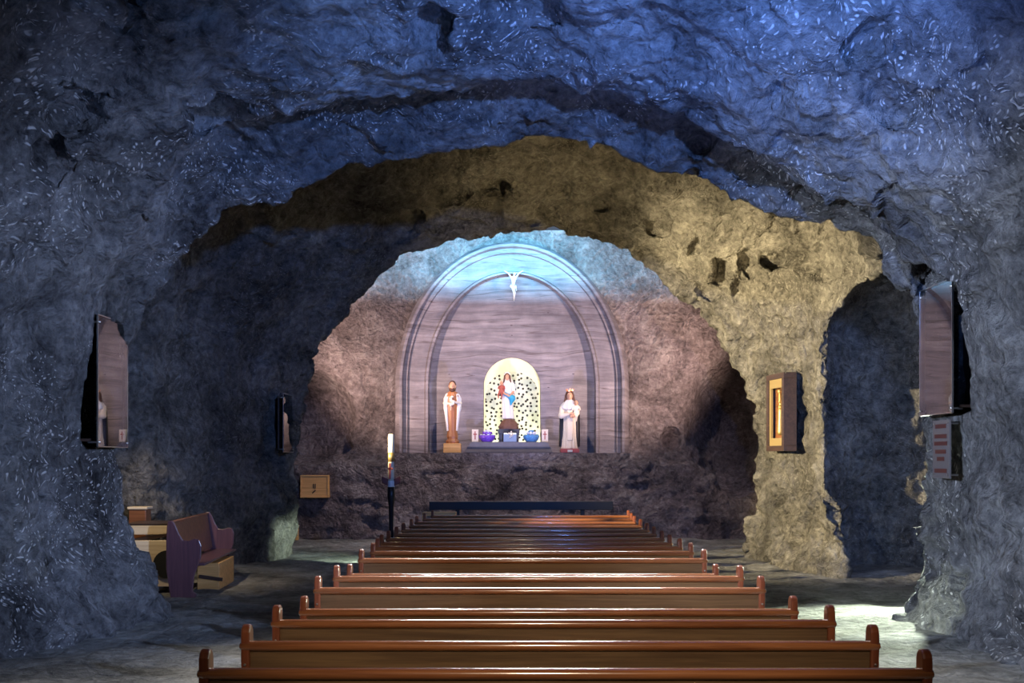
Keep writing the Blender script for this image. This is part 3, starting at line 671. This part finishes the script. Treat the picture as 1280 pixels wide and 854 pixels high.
# --- right: saint with a child
x0 = LX(712); t = thing('robed_statue', 'crowned statue in cream robe and black cloak, child on arm, on a red base', 'statue', (x0,YS,LZ))
bm = bmesh.new(); box(bm,-.23,.23,-.2,.2,0,.1); bmesh.ops.bevel(bm, geom=bm.edges[:], offset=.015, segments=2, affect='EDGES'); b_ = obj('base', bm, M_redp, t)
obj('name_plate', bx(-.06,.06,-.215,-.2,.02,.075), M_white, b_, bevel=.004)
z0 = .1
K = [(z0,0,0,.2,.16),(z0+.06,0,0,.19,.16),(z0+.3,0,0,.165,.14),(z0+.7,0,0,.16,.13),(z0+1.0,0,0,.16,.12),(z0+1.14,0,0,.13,.09),(z0+1.2,0,0,.05,.05)]
sdf_obj('robe', lambda X,Y,Z: robe(X,Y,Z,K,.06,12), (-.26,-.22,z0-.02), (.26,.22,z0+1.24), .013, M_creamp, t)
sdf_obj('scapular', lambda X,Y,Z: rbox(X,Y-.03*np.sin(Z*2),Z,(-.07,-.19,z0+.2),(.07,-.135,z0+.95),.02), (-.12,-.24,z0+.16), (.12,-.08,z0+1.0), .012, M_creamp, t)
def bcl(X,Y,Z):
    o_ = robe(X,Y,Z,[(z0+.05,0,.07,.25,.12),(z0+.5,0,.06,.25,.13),(z0+.9,0,.04,.24,.13),(z0+1.12,0,.03,.17,.1),(z0+1.2,0,.02,.08,.07)],.05,9)
    return np.maximum(o_, -robe(X,Y,Z,[(z0-.1,0,-.1,.18,.2),(z0+.9,0,-.1,.16,.2),(z0+1.3,0,-.1,.12,.2)],0))
sdf_obj('black_cloak', bcl, (-.32,-.2,z0), (.32,.24,z0+1.24), .013, M_blackp, t)
sdf_obj('white_cape', lambda X,Y,Z: np.maximum(robe(X,Y,Z,[(z0+.95,0,0,.23,.17),(z0+1.05,0,0,.22,.155),(z0+1.15,0,0,.14,.11),(z0+1.2,0,0,.07,.07)],.04,8), -(Z-z0-.95-.6*X*X)), (-.27,-.2,z0+.93), (.27,.2,z0+1.22), .011, M_white, t)
hc2 = (0,-.02,z0+1.3)
sdf_obj('head', lambda X,Y,Z: head(X,Y,Z,hc2,1.0), (-.11,-.14,z0+1.1), (.11,.11,z0+1.42), .008, M_skin, t)
def vh(X,Y,Z):
    h = ell(X,Y,Z,(0,.01,z0+1.33),(.095,.1,.11)); h = sm(h, cap(X,Y,Z,(0,.05,z0+1.3),(0,.07,z0+1.1),.1,.12), .05)
    h = np.maximum(h, -ell(X,Y,Z,(0,-.12,z0+1.28),(.066,.12,.095)))
    for q in (-1,1): h = sm(h, cap(X,Y,Z,(q*.085,-.02,z0+1.3),(q*.12,-.03,z0+1.14),.03,.025), .03)
    return h
sdf_obj('hair', vh, (-.17,-.14,z0+1.0), (.17,.22,z0+1.46), .009, M_hair, t)
bm = bmesh.new(); n = 16
lathe(bm, [(.075,0),(.085,.03),(.088,.035),(.08,.035),(.07,.0)], n, (0,-.005,z0+1.395))
for i in range(0, n, 2):
    a = 2*math.pi*i/n; tube(bm, [(.084*math.cos(a),-.005+.084*math.sin(a),z0+1.42),(.094*math.cos(a),-.005+.094*math.sin(a),z0+1.47)], [.012,.003], 5)
obj('crown', bm, simple('copper_crown', (.6,.25,.12), .3, .7), t)
o = sdf_obj('infant', lambda X,Y,Z: child(X,Y,Z,(.15,-.13,z0+.86),.85)[0], (.02,-.26,z0+.92), (.28,0,z0+1.24), .008, M_skin, t)
sdf_obj('infant_gown', lambda X,Y,Z: child(X,Y,Z,(.15,-.13,z0+.86),.85)[1], (-.02,-.32,z0+.6), (.32,.02,z0+1.1), .01, M_creamp, o)
sdf_obj('sleeves', lambda X,Y,Z: sm(cap(X,Y,Z,(-.19,-.02,z0+1.0),(-.2,-.09,z0+.82),.055,.07), np.minimum(cap(X,Y,Z,(-.2,-.1,z0+.8),(-.02,-.2,z0+.84),.07,.04), cap(X,Y,Z,(.2,-.04,z0+.95),(.1,-.2,z0+.8),.055,.045)), .03), (-.3,-.28,z0+.68), (.3,.08,z0+1.1), .011, M_creamp, t)
sdf_obj('hands', lambda X,Y,Z: np.minimum(hand(X,Y,Z,(.02,-.235,z0+.84),(1,-.1,.15),.9), hand(X,Y,Z,(.08,-.24,z0+.79),(-1,-.1,-.2),.9)), (-.08,-.3,z0+.7), (.18,-.16,z0+.92), .008, M_skin, t)

# --- corpus on the wall above
t = thing('corpus_figure', 'small white crucified figure with raised arms, fixed at the top of the inner carved arch', 'figure', (LX(642,27.9),27.93,LZZ(345,27.9)))
def corp(X,Y,Z):
    b = cap(X,Y,Z,(0,0,-.1),(-.015,0,-.28),.05,.036); b = sm(b, ell(X,Y,Z,(0,-.01,-.06),(.068,.04,.07)), .03)
    b = sm(b, ell(X,Y,Z,(.02,-.03,.05),(.032,.036,.044)), .015)
    for q in (-1,1):
        b = sm(b, cap(X,Y,Z,(q*.06,0,-.03),(q*.13,0,.07),.024,.018), .015); b = sm(b, cap(X,Y,Z,(q*.13,0,.07),(q*.2,.01,.12),.018,.014), .01)
        b = sm(b, hand(X,Y,Z,(q*.21,.01,.125),(q*.7,0,.3),.45), .006)
        b = sm(b, cap(X,Y,Z,(q*.022-.01,0,-.28),(q*.012+.02,-.035,-.42),.03,.022), .015); b = sm(b, cap(X,Y,Z,(q*.012+.02,-.035,-.42),(.01,.0,-.58),.022,.014), .01)
    return sm(b, cap(X,Y,Z,(.01,0,-.58),(.01,-.05,-.62),.016,.012), .01)
sdf_obj('corpus_body', corp, (-.28,-.1,-.66), (.28,.08,.14), .009, M_dull, t)
sdf_obj('loincloth', lambda X,Y,Z: sm(cap(X,Y,Z,(-.05,-.005,-.25),(.03,-.01,-.27),.045,.045), cap(X,Y,Z,(.05,0,-.25),(.075,.0,-.36),.02,.012), .02), (-.12,-.08,-.4), (.12,.07,-.16), .009, M_dull, t)
obj('fixing_bracket', bx(-.03,.03,.02,.14,-.1,-.04), M_black, t)
# wait: fixed into the inner arch moulding behind

# --- candle boxes
def candle_box():
    t = thing('cross_box', '', 'ornament')
    obj('box_body', bx(-.08,.08,-.06,.06,0,.31), M_creamp, t, bevel=.008)
    bm = bmesh.new(); box(bm,-.012,.012,-.068,-.06,.06,.26); box(bm,-.045,.045,-.068,-.06,.175,.2); obj('cross', bm, M_redp, t)
    return t
a = candle_box(); a.location = (LX(594,27.5),27.5,PZ); a['label'] = 'small cream box with a red cross, left end of the plinth by the violet bowl'
b = dup_tree(a); b.location = (LX(681,27.5),27.5,PZ); b['label'] = 'small cream box with a red cross, right end of the plinth by the blue bowl'
for o in (a, b): o['group'] = 'cross boxes on the altar plinth'
def bowl(mt, crown):
    t = thing('glass_bowl', '', 'bowl')
    bm = bmesh.new(); lathe(bm, [(.11,0),(.13,.01),(.19,.09),(.2,.16),(.19,.165),(.17,.1),(.11,.03)], 28)
    for i, v in enumerate(bm.verts): v.co.xy *= 1+.05*math.sin(math.atan2(v.co.y,v.co.x)*10)
    obj('bowl_body', bm, mt, t, True)
    for k, (nn, rr, zc) in enumerate(((9,.14,.14),(7,.09,.2),(4,.04,.24))):
        bm = bmesh.new()
        for i in range(nn):
            a = 2*math.pi*i/nn+k; M_ = Matrix.Translation((rr*math.cos(a),rr*math.sin(a),zc)) @ Matrix.Rotation(a,4,'Z') @ Matrix.Rotation(.6-.2*k,4,'Y') @ Matrix.Diagonal((.03,.045,.06,1))
            bmesh.ops.create_icosphere(bm, subdivisions=2, radius=1, matrix=M_)
        obj('petal_ring', bm, M_crys if k%2 == crown else mt, t, True)
    return t
a = bowl(M_bowlp, 0); a.location = (LX(609,27.5),27.5,PZ); a['label'] = 'violet glass bowl with flower-like petals, left of the niche figure'
b = bowl(M_bowlb, 1); b.location = (LX(664,27.5),27.5,PZ); b['label'] = 'blue glass bowl with flower-like petals, right of the niche figure'
for o in (a,b): o['group'] = 'glass bowls on the altar plinth'
t = thing('glass_vase', 'small clear glass box vase holding pale flowers, in front of the dark pedestal', 'vase', (LX(637.5,27.42),27.42,PZ))
bm = bmesh.new(); box(bm,-.16,.16,-.07,.07,0,.21); obj('glass_body', bm, simple('pale_glass', (.3,.38,.5), .1), t, bevel=.01)
bm = bmesh.new()
for i in range(9):
    bmesh.ops.create_icosphere(bm, subdivisions=2, radius=random.uniform(.02,.035), matrix=Matrix.Translation((random.uniform(-.06,.07),random.uniform(-.09,-.02),random.uniform(.1,.25))))
obj('flowers', bm, M_creamp, t, True)

# --- wooden box on the wall
hx = hit(395,608,24); t = thing('wall_box', 'square pale wooden box with small dark latch, low on the rough back wall', 'box', (hx[0],hx[1]-.02,EYE-(622-HY)*hx[1]/F))
w_ = 35*hx[1]/F/2; hh = 28*hx[1]/F
obj('box_body', bx(-w_,w_,-.18,.3,0,hh), M_pine, t, bevel=.012)
bm = bmesh.new(); e_ = .03
for q in ((-w_,w_,0,e_),(-w_,w_,hh-e_,hh),(-w_,-w_+e_,e_,hh-e_),(w_-e_,w_,e_,hh-e_)): box(bm,q[0],q[1],-.2,-.18,q[2],q[3])
obj('door_frame', bm, M_pine, t, bevel=.004)
bm = bmesh.new(); box(bm,-.03,-.012,-.195,-.18,hh*.42,hh*.62); box(bm,.012,.03,-.195,-.18,hh*.42,hh*.62); obj('latch', bm, M_black, t)
bm = bmesh.new(); tube(bm, [(.03,-.19,hh*.33),(-.01,-.2,hh*.28),(-.05,-.19,hh*.2)], .012, 6); obj('keyhole_tag', bm, M_black, t)

# --- black rail in front
d = 21.5; xl, xr = (537-CX)*d/F, (766-CX)*d/F; zt = EYE-(627-HY)*d/F
t = thing('altar_rail', 'long black rail on two posts, standing before the altar beyond the last pew', 'rail', ((xl+xr)/2,d,FZ+.0))
hw = (xr-xl)/2; zt -= FZ
obj('rail_beam', bx(-hw,hw,-.1,.1,zt-.16,zt), M_black, t, bevel=.008)
for px in (572,728):
    xx = (px-CX)*d/F-(xl+xr)/2; p_ = obj('post', bx(xx-.04,xx+.04,-.04,.04,.03,zt-.16), M_black, t, bevel=.005)
    obj('foot_plate', bx(xx-.14,xx+.14,-.2,.2,0,.03), M_black, p_, bevel=.005)
t = thing('wooden_kneeler', 'pale wooden kneeler bench peeping over the left end of the last pews', 'kneeler', ((549-CX)*20.9/F,20.9,FZ))
zt = EYE-(640-HY)*20.9/F-FZ
obj('top_board', bx(-.3,.32,-.14,.14,zt-.07,zt), M_pine, t, bevel=.008)
for s in (-.28,.28): obj('side_panel', bx(s-.03,s+.03,-.14,.14,0,zt-.07), M_pine, t, bevel=.006)
obj('front_board', bx(-.25,.25,-.12,-.09,.2,zt-.2), M_pine, t)

# --- candle stand
d = 17.0; t = thing('candle_stand', 'black floor stand holding a tall decorated white candle, left of the pews', 'candle stand', ((489-CX)*d/F,d,FZ))
bm = bmesh.new(); lathe(bm, [(.2,0),(.2,.03),(.06,.06),(.035,.12)], 24); obj('foot', bm, M_black, t, True)
bm = bmesh.new(); lathe(bm, [(.033,.1),(.033,.9),(.04,1.2),(.06,1.36),(.055,1.5),(.03,1.5)], 16); obj('pole', bm, M_black, t, True)
zc = EYE-(612-HY)*d/F-FZ
for s in (-1,1):
    bm = bmesh.new(); prism(bm, [(s*.04,zc+.05),(s*.14,zc+.1),(s*.14,zc+.2),(s*.04,zc+.16)], -.02, .02, 'y'); obj('red_fin', bm, M_darkred, t, bevel=.004)
ztp = EYE-(543-HY)*d/F-FZ
bm = bmesh.new(); lathe(bm, [(.052,zc-.02),(.052,zc+.12),(.048,zc+.13)], 20); obj('drip_collar', bm, M_white, t, True)
bm = bmesh.new(); lathe(bm, [(.046,zc+.12),(.046,ztp-.01),(.04,ztp)], 20); cd = obj('candle', bm, M_wax, t, True)
bm = bmesh.new(); lathe(bm, [(.048,zc+.42),(.048,zc+.56)], 20); obj('gold_band', bm, M_gold, cd, True)
bm = bmesh.new(); box(bm,-.03,.0,-.053,-.04,zc+.16,zc+.4); box(bm,-.04,.03,-.053,-.04,zc+.3,zc+.33); obj('painted_cross', bm, M_redcloth, cd)
bm = bmesh.new(); tube(bm, [(0,0,ztp-.01),(0,0,ztp+.03)], .004, 5); obj('wick', bm, M_black, cd)

# ------------------------------------------------------------------ pews
def pew(L, H):
    """origin on the floor at the middle of the back face; seat to +y"""
    t = thing('church_pew', '', 'pew')
    hl = L/2
    bm = bmesh.new()   # rounded top rail, ends turned round
    n = 12; sec = [(.036*math.cos(2*math.pi*i/n)*1.15, .03*math.sin(2*math.pi*i/n)) for i in range(n)]
    xs_ = [(-hl,.35),(-hl+.006,.7),(-hl+.02,.92),(-hl+.04,1),(hl-.04,1),(hl-.02,.92),(hl-.006,.7),(hl,.35)]
    rings = [[bm.verts.new((x,.012+a*s,H-.03+b*s)) for a,b in sec] for x,s in xs_]
    for A,B in zip(rings,rings[1:]):
        for i in range(n): bm.faces.new((A[i],A[(i+1)%n],B[(i+1)%n],B[i]))
    bm.faces.new(rings[0][::-1]); bm.faces.new(rings[-1]); obj('top_rail', bm, M_rail, t, True)
    tilt = .06
    bm = bmesh.new(); prism(bm, [(0.0,H-.05),(.026,H-.05),(.026+tilt,.42),(.0+tilt,.1),(-.0+tilt,.1)], -hl+.05, hl-.05, 'x'); obj('backrest', bm, M_panel, t)
    bm = bmesh.new(); prism(bm, [(.07,.4),(.07,.43),(.46,.45),(.485,.44),(.48,.415),(.46,.41)], -hl+.05, hl-.05, 'x'); obj('seat', bm, M_panel, t, bevel=.006)
    obj('bottom_rail', bx(-hl+.06,hl-.06,.04,.06,.12,.22), M_end, t)
    prof = []
    # side profile (y,z): base, arm, scrolled finial above the rail
    prof = [(.02,0),(.46,0),(.46,.06),(.4,.1),(.38,.22),(.46,.4),(.5,.52),(.49,.6),(.45,.625),(.38,.61),(.28,.6),(.19,.63),(.13,.7),(.09,.8),
            (.085,H+.04),(.075,H+.07),(.05,H+.088),(.02,H+.09),(-.005,H+.078),(-.02,H+.05),(-.022,H+.01),(-.02,H-.1),(.0,.5),(.03,.3),(.03,.1)]
    for s in (-1,1):
        bm = bmesh.new(); a, b = sorted((s*(hl-.012), s*(hl-.062))); prism(bm, prof, a, b, 'x')
        e = obj('end_panel', bm, M_end, t, bevel=.012)
        bm = bmesh.new(); bmesh.ops.create_icosphere(bm, subdivisions=2, radius=.008, matrix=Matrix.Translation((s*(hl-.037),-.024,H-.13)) @ Matrix.Diagonal((1,.4,1,1)))
        obj('screw_cap', bm, M_steel, e, True)
    return t
R = [(835,246,1168),(802,299,1101),(775,338,1046),(761,373,999),(736.5,391,958),(721.7,415,931),(717,432,900),(699.5,447,885),(690.8,462,868),
     (683.1,468,854),(677.8,473,841),(672.4,482,831),(666.8,492,821),(661.5,501,812),(656.4,511,804),(652.2,518,796),(648.2,528,792),(644.3,538,788)]
PL = 3.6; std = None; low = None; used = set()
names = ['nearest pew, at the bottom edge of the picture', 'second pew from the front edge of the picture', 'third pew from the front edge of the picture', 'fourth pew from the camera, set lower than both neighbours',
 'fifth pew from the camera, standing tall behind the lower one', 'sixth pew from the camera, just ahead of a dark low pew', 'seventh pew from the camera, low and dark with short ends', 'eighth pew from the camera, just behind the low dark one',
 'ninth pew from the camera', 'tenth pew from the camera, where the rails start to crowd', 'eighth pew back from the altar end','seventh pew back from the altar end... ']
ordn = ['first','second','third','fourth','fifth','sixth','seventh','eighth','ninth']
for i, (yr, xl, xr) in enumerate(R):
    w = xr-xl; d = F*PL/w; H = EYE-(yr-HY)*d/F-FZ
    lo_ = i in (3,6)
    if lo_: o = pew(PL, H)
    elif std is None: std = o = pew(PL, .91); 
    else: o = dup_tree(std)
    o.location = ((xl+xr)/2*d/F-CX*d/F, d, FZ if lo_ else FZ+(H-.91))
    if abs(o.location.z-FZ) < .03 and not lo_:
        o.location.z = FZ
    if i < 9: lb = 'long varnished wooden pew, '+names[i]
    else:
        k = 17-i; lb = 'long varnished wooden pew, '+('last one, nearest the altar rail' if k == 0 else ordn[k]+' one back from the altar end of the rows')
    o['label'] = lb; o['category'] = 'pew'; o['group'] = 'rows of varnished pews facing the altar'

# ------------------------------------------------------------------ side pew and furniture on the left
d = 15.5; X0 = (213-CX)*d/F
t = thing('side_pew', 'plum coloured old pew facing the aisle, against the dark left wall', 'pew', (X0,d,FZ), math.radians(4))
Lp = 2.6
prof = [(0,0),(.34,0),(.36,.05),(.3,.09),(.32,.3),(.41,.55),(.42,.72),(.39,.8),(.33,.82),(.24,.79),(.17,.8),(.12,.88),(.07,1.0),(.03,1.07),(-.03,1.07),(-.05,1.0),(-.06,.8),(-.06,.4),(-.03,.2)]
for yy in (0, Lp-.05):
    bm = bmesh.new(); prism(bm, prof, yy, yy+.05, 'y'); obj('end_panel', bm, M_oldpew, t, bevel=.01)
bm = bmesh.new(); prism(bm, [(-.03,1.05),(.0,1.05),(.08,.5),(.04,.5)], .05, Lp-.05, 'y'); obj('backrest', bm, M_brown, t, bevel=.005)
obj('top_rail', bx(-.04,.02,.05,Lp-.05,1.03,1.06), M_brown, t, bevel=.01)
obj('seat', bx(.05,.46,.05,Lp-.05,.44,.475), M_oldpew, t, bevel=.008)
# pale box under the pew
t = thing('pine_crate', 'orange pine crate with a dark cross bar, tucked under the seat of the side pew', 'crate', (-4.55,17.0,FZ), .07)
obj('crate_body', bx(-.1,.22,-.6,.6,0,.4), M_pine, t, bevel=.01)
bm = bmesh.new(); box(bm,-.1,.24,-.625,-.6,.17,.22, M=Matrix.Rotation(.15,4,'Y')); obj('cross_bar', bm, M_darkwood, t)
# cream desk left
t = thing('cream_desk', 'cream wooden desk with dark sloping board, half hidden behind the left rock wall', 'desk', (-5.2,16.35,FZ), .05)
obj('side_panel', bx(-.3,.3,-.36,-.32,.1,.76), M_cream, t, bevel=.006)
obj('top_shelf', bx(-.36,.36,-.3,.45,.97,1.0), M_darkwood, t, bevel=.006)
obj('front_board', bx(-.36,.34,-.3,-.27,.84,.97), M_cream, t, bevel=.006)
bm = bmesh.new(); box(bm,-.36,.36,-.3,.4,-.02,.03, M=Matrix.Translation((0,0,.79)) @ Matrix.Rotation(-.18,4,'Y')); obj('sloping_board', bm, M_darkwood, t)
bm = bmesh.new(); lathe(bm, [(.2,-.02),(.2,.02)], 28); 
for v in bm.verts: v.co = Vector((v.co.x+.26, v.co.z-.36, v.co.y+.42))
obj('black_disc', bm, M_flatblack, t)  # plain black disc set on the side panel
for s in (-.3,.3): obj('foot', bx(s-.05,s+.05,-.3,.3,0,.1), M_darkwood, t)
t = thing('brown_cabinet', 'small dark brown cabinet with cream lid, behind the cream desk on the left', 'cabinet', (-5.64,16.95,FZ))
obj('cabinet_body', bx(-.16,.1,0,.25,0,1.16), M_brown, t, bevel=.01); obj('lid', bx(-.18,.12,-.02,.27,1.16,1.2), M_cream, t, bevel=.01)

# ------------------------------------------------------------------ glazed stations on the walls
def glazed_case(label, x, y0, y1, z0, z1, side, depth, yaw=0):
    """glass cover standing off a recess in the rock; origin at the bottom of the glass"""
    t = thing('glazed_panel', label, 'glass panel', (x,(y0+y1)/2,z0), yaw)  # glass cover on the rock wall; back board and shelf are added
    hl = (y1-y0)/2; H = z1-z0
    g = obj('glass_cover', bx(-.006,.006,-hl,hl,0,H), M_glass, t)
    bm = bmesh.new()
    for yy in (-hl,hl): box(bm,-.009,.009,yy-.006,yy+.006,0,H)
    for z_ in (0,H): box(bm,-.009,.009,-hl,hl,z_-.006,z_+.006)
    obj('edge_trim', bm, M_steel, g)
    for yy in (-hl+.03,hl-.03):
        for z_ in (.05,H-.08):
            bm = bmesh.new(); tube(bm, [(-side*.02,yy,z_),(side*.12,yy,z_)], .012, 8); obj('hinge_bracket', bm, M_steel, g, True)
    a, b = sorted((side*(depth-.03), side*depth))
    obj('back_board', bx(a,b,-hl+.08,hl-.06,.06,H-.06), M_darkwood, t)
    a, b = sorted((side*.1, side*depth))
    if depth > .2: obj('shelf', bx(a,b,-hl+.08,hl-.06,.06,.09), M_darkwood, t)
    return t
glazed_case('tall reflecting glass cover over a niche, in the left front rock wall', -4.6, 12.45, 13.37, 2.03, 3.5, -1, .6, -.0135)
glazed_case('tall glass cover over a niche, reflecting the carved arch, in the right front rock wall', 4.72, 12.0, 12.95, 2.39, 3.83, 1, .5)
glazed_case('narrow glazed wall case on the dark wall left of the altar opening', -4.28, 20.95, 21.9, 2.02, 3.12, -1, .12)
# framed picture on the yellow pillar
t = thing('framed_relief', 'tall dark brown box frame with gilt mount and figure relief, on the yellow lit pillar', 'picture')
d1, d2 = 20.15, 21.05; P1 = Vector(((988-CX)*d1/F, d1, 0)); P2 = Vector(((966-CX)*d2/F, d2, 0))
ctr = (P1+P2)/2; u = (P1-P2); wd = u.length; z0 = 2.03; z1 = 3.45
t.location = (ctr.x,ctr.y,z0); t.rotation_euler = (0,0,math.atan2(u.y,u.x))
hw = wd/2; H = z1-z0
bm = bmesh.new(); fw = .1
for q in ((-hw,hw,0,fw),(-hw,hw,H-fw,H),(-hw,-hw+fw,fw,H-fw),(hw-fw,hw,fw,H-fw)): box(bm,q[0],q[1],-.13,.12,q[2],q[3])
obj('box_frame', bm, M_darkwood, t, bevel=.006)
bm = bmesh.new(); a = fw
for q in ((-hw+a,hw-a,a,a+.14),(-hw+a,hw-a,H-a-.16,H-a),(-hw+a,-hw+a+.08,a+.14,H-a-.16),(hw-a-.08,hw-a,a+.14,H-a-.16)): box(bm,q[0],q[1],-.1,-.06,q[2],q[3])
mt_ = obj('gilt_mount', bm, simple('gilt_mount_mat', (.3,.22,.1), .5), t)
obj('backing', bx(-hw+a,hw-a,.0,.02,a,H-a), M_brown, t)
sdf_obj('relief_figures', lambda X,Y,Z: np.minimum(np.minimum(cap(X,Y,Z,(.03,-.03,.35),(.04,-.03,.75),.06,.05), ell(X,Y,Z,(.04,-.03,.86),(.04,.04,.05))), np.minimum(cap(X,Y,Z,(.04,-.03,.72),(.0,-.03,1.05),.025,.02), np.minimum(ell(X,Y,Z,(-.02,-.03,1.1),(.045,.04,.05)), cap(X,Y,Z,(-.06,-.02,.35),(-.06,-.02,1.1),.015)))), (-.14,-.12,.25), (.14,.04,1.2), .012, M_gold, t)
bm = bmesh.new(); tube(bm, [(hw-.05,-.05,H),(hw-.02,-.1,H+.03),(hw+.03,-.1,H-.02)], .008, 6); obj('hanging_wire', bm, M_steel, t)
# plaque
t = thing('text_plaque', 'narrow grey plaque with blocks of dark red lettering, below the right glass sheet', 'plaque', (4.74,12.35,1.68), 0)
obj('board', bx(-.012,.012,-.24,.24,0,.64), M_plq, t, bevel=.004)
for k, (z_, l) in enumerate(((.56,.3),(.45,.34),(.37,.36),(.28,.3),(.2,.2),(.07,.34),(-.0,0))):
    if l: obj('text_block', bx(-.018,-.012,-l/2,l/2,z_-.01,z_+.035), M_txt, t)
for z_ in (.04,.6):
    bm = bmesh.new(); tube(bm, [(-.02,-.2,z_),(.1,-.2,z_)], .01, 8); tube(bm, [(-.02,.2,z_),(.1,.2,z_)], .01, 8); obj('standoff', bm, M_steel, t)
# small wood post by the lit rock foot
hx = hit(370,655,22); t = thing('wood_offcut', 'short upright pale wood post at the foot of the back wall, below the wall box', 'post', ((370.5-CX)*26.5/F,26.5,FZ))
obj('post_body', bx(-.05,.05,-.05,.05,0,.33), M_pine, t, bevel=.008); obj('post_cap', bx(-.06,.06,-.06,.06,.33,.35), M_pine, t)

# ------------------------------------------------------------------ light
def light(kind, name, loc, target, energy, col, **kw):
    l = bpy.data.lights.new(name, kind); l.energy = energy; l.color = col
    for k, v in kw.items(): setattr(l, k, v)
    o = bpy.data.objects.new(name, l); C.objects.link(o); o.location = loc
    o.rotation_euler = (Vector(target)-Vector(loc)).to_track_quat('-Z','Y').to_euler(); return o
def spot(name, loc, tgt, e, col, deg, blend=.6, r=.12): return light('SPOT', name, loc, tgt, e, col, spot_size=math.radians(deg), spot_blend=blend, shadow_soft_size=r)
# blue floods low between the pews and overhead, wall washes, then added pew fills
spot('blue_flood', (1.7,7.3,.5), (1.9,9.6,6.0), 1500, (.14,.3,1.0), 62, .8, .08)
spot('blue_flood_left', (-1.5,8.15,.5), (-2.2,10.4,6.0), 900, (.2,.4,1.0), 62, .8, .08)
spot('blue_high', (1.6,5.2,4.9), (1.0,12.5,6.0), 2900, (.15,.33,1.0), 78, .9, .08)
spot('wall_wash_left', (3.4,5.5,3.0), (-5.0,12.3,2.5), 3600, (.42,.57,1.0), 46, .9, .1)
spot('wall_wash_right', (-3.4,5.5,3.0), (5.0,12,2.6), 4200, (.6,.72,1.0), 48, .9, .1)
spot('pew_down', (0.3,-1.0,5.6), (.3,8.0,.6), 1500, (1.0,.82,.6), 31, .7, .3)  # added warm fill from behind the camera, brightens the pew backs
light('AREA', 'pew_front', (0.3,15.3,6.75), (.3,9.0,.8), 260, (1.0,.95,.9), shape='RECTANGLE', size=4.4, size_y=.15, spread=math.radians(50))  # added unseen bar, puts highlights along the pew rails
# white-green floods on the floor
spot('floor_flood_right', (5.6,15.2,1.2), (3.7,11.4,0), 1700, (.88,1.0,.78), 100, .7, .06)
spot('floor_flood_left', (-2.25,20.3,.33), (-4.0,22.0,.0), 300, (.8,1.0,.78), 50, .6, .05)
spot('floor_flood_back', (-5.05,23.1,1.25), (-3.1,20.6,0), 900, (.82,1.0,.78), 90, .7, .05)
spot('foot_flood', (2.5,12.9,.3), (4.7,12.7,.05), 340, (.9,1.0,.78), 36, .7, .05)
# warm floods on the inner arch
spot('warm_flood', (-5.05,15.1,3.4), (4.9,20.2,3.2), 15000, (1.0,.8,.46), 50, .8, .1)
spot('warm_flood_low', (2.35,16.0,.45), (2.4,20.2,6.4), 1300, (1.0,.74,.36), 70, .9, .1)
spot('side_blue', (5.5,14.3,2.6), (6.2,20,1.6), 330, (.24,.42,1.0), 80, .9, .12)
spot('side_blue_left', (-1.8,14.2,1.2), (-6,18,2.2), 70, (.25,.36,1.0), 80, .9, .12)
spot('desk_fill', (-5.2,15.0,3.6), (-5.2,16.8,.8), 260, (1.0,.8,.55), 60, .8, .08)  # added unseen spot overhead, brightens the desk and side pew
# altar
t = thing('cyan_baffle', 'black baffle tray added out of view above the inner arch, cutting off the cyan light below', 'baffle', (0,24.4,7.0))  # added unseen baffle, its tray keeps the cyan light off the lower wall
obj('tray', bx(-2.6,2.6,-.12,.55,-.02,.0), M_black, t); obj('back_plate', bx(-2.6,2.6,-.14,-.12,-.02,.35), M_black, t); obj('hanger', bx(-.02,.02,-.1,-.06,.35,2), M_black, t)
light('AREA', 'cyan_strip', (0,24.5,7.12), (0,28,7.25), 1150, (.2,.64,1.0), shape='RECTANGLE', size=4.9, size_y=.1)
spot('warm_side_right', (5.2,24.4,3.4), (2.9,28,4.8), 1800, (1.0,.7,.58), 80, .7, .08)
spot('warm_side_left', (-5.1,24.4,3.4), (-2.9,28,4.8), 1800, (1.0,.7,.58), 80, .7, .08)
spot('violet_wash', (0,22.9,1.0), (0,28,4.9), 900, (.45,.5,1.0), 66, .9, .1)
spot('high_wash', (0,23.0,7.05), (0,27,1.3), 1100, (1.0,.78,.72), 100, .7, .15)
light('AREA', 'niche_lamp', (0,28.45,4.36), (0,28.75,2.4), 20, (1.0,.95,.55), shape='RECTANGLE', size=.5, size_y=.12)
light('AREA', 'niche_uplight', (0,28.5,2.12), (0,28.62,4.0), 20, (1.0,.97,.75), shape='RECTANGLE', size=1.1, size_y=.1)
w = bpy.data.worlds.new('world'); S.world = w; w.use_nodes = True; w.node_tree.nodes['Background'].inputs[0].default_value = (.01,.012,.02,1)

# ------------------------------------------------------------------ camera
cam = bpy.data.cameras.new('camera'); co = bpy.data.objects.new('camera', cam); C.objects.link(co); S.camera = co
co.location = (0,0,EYE); co.rotation_euler = (math.radians(90),0,0)
cam.sensor_width = 36; cam.sensor_fit = 'HORIZONTAL'; cam.lens = F/1280*36; cam.shift_y = (HY-427)/1280; cam.clip_end = 100
S.view_settings.view_transform = 'Standard'; S.view_settings.look = 'None'; S.view_settings.gamma = 1; S.view_settings.exposure = 0.18; S.view_settings.use_curve_mapping = False
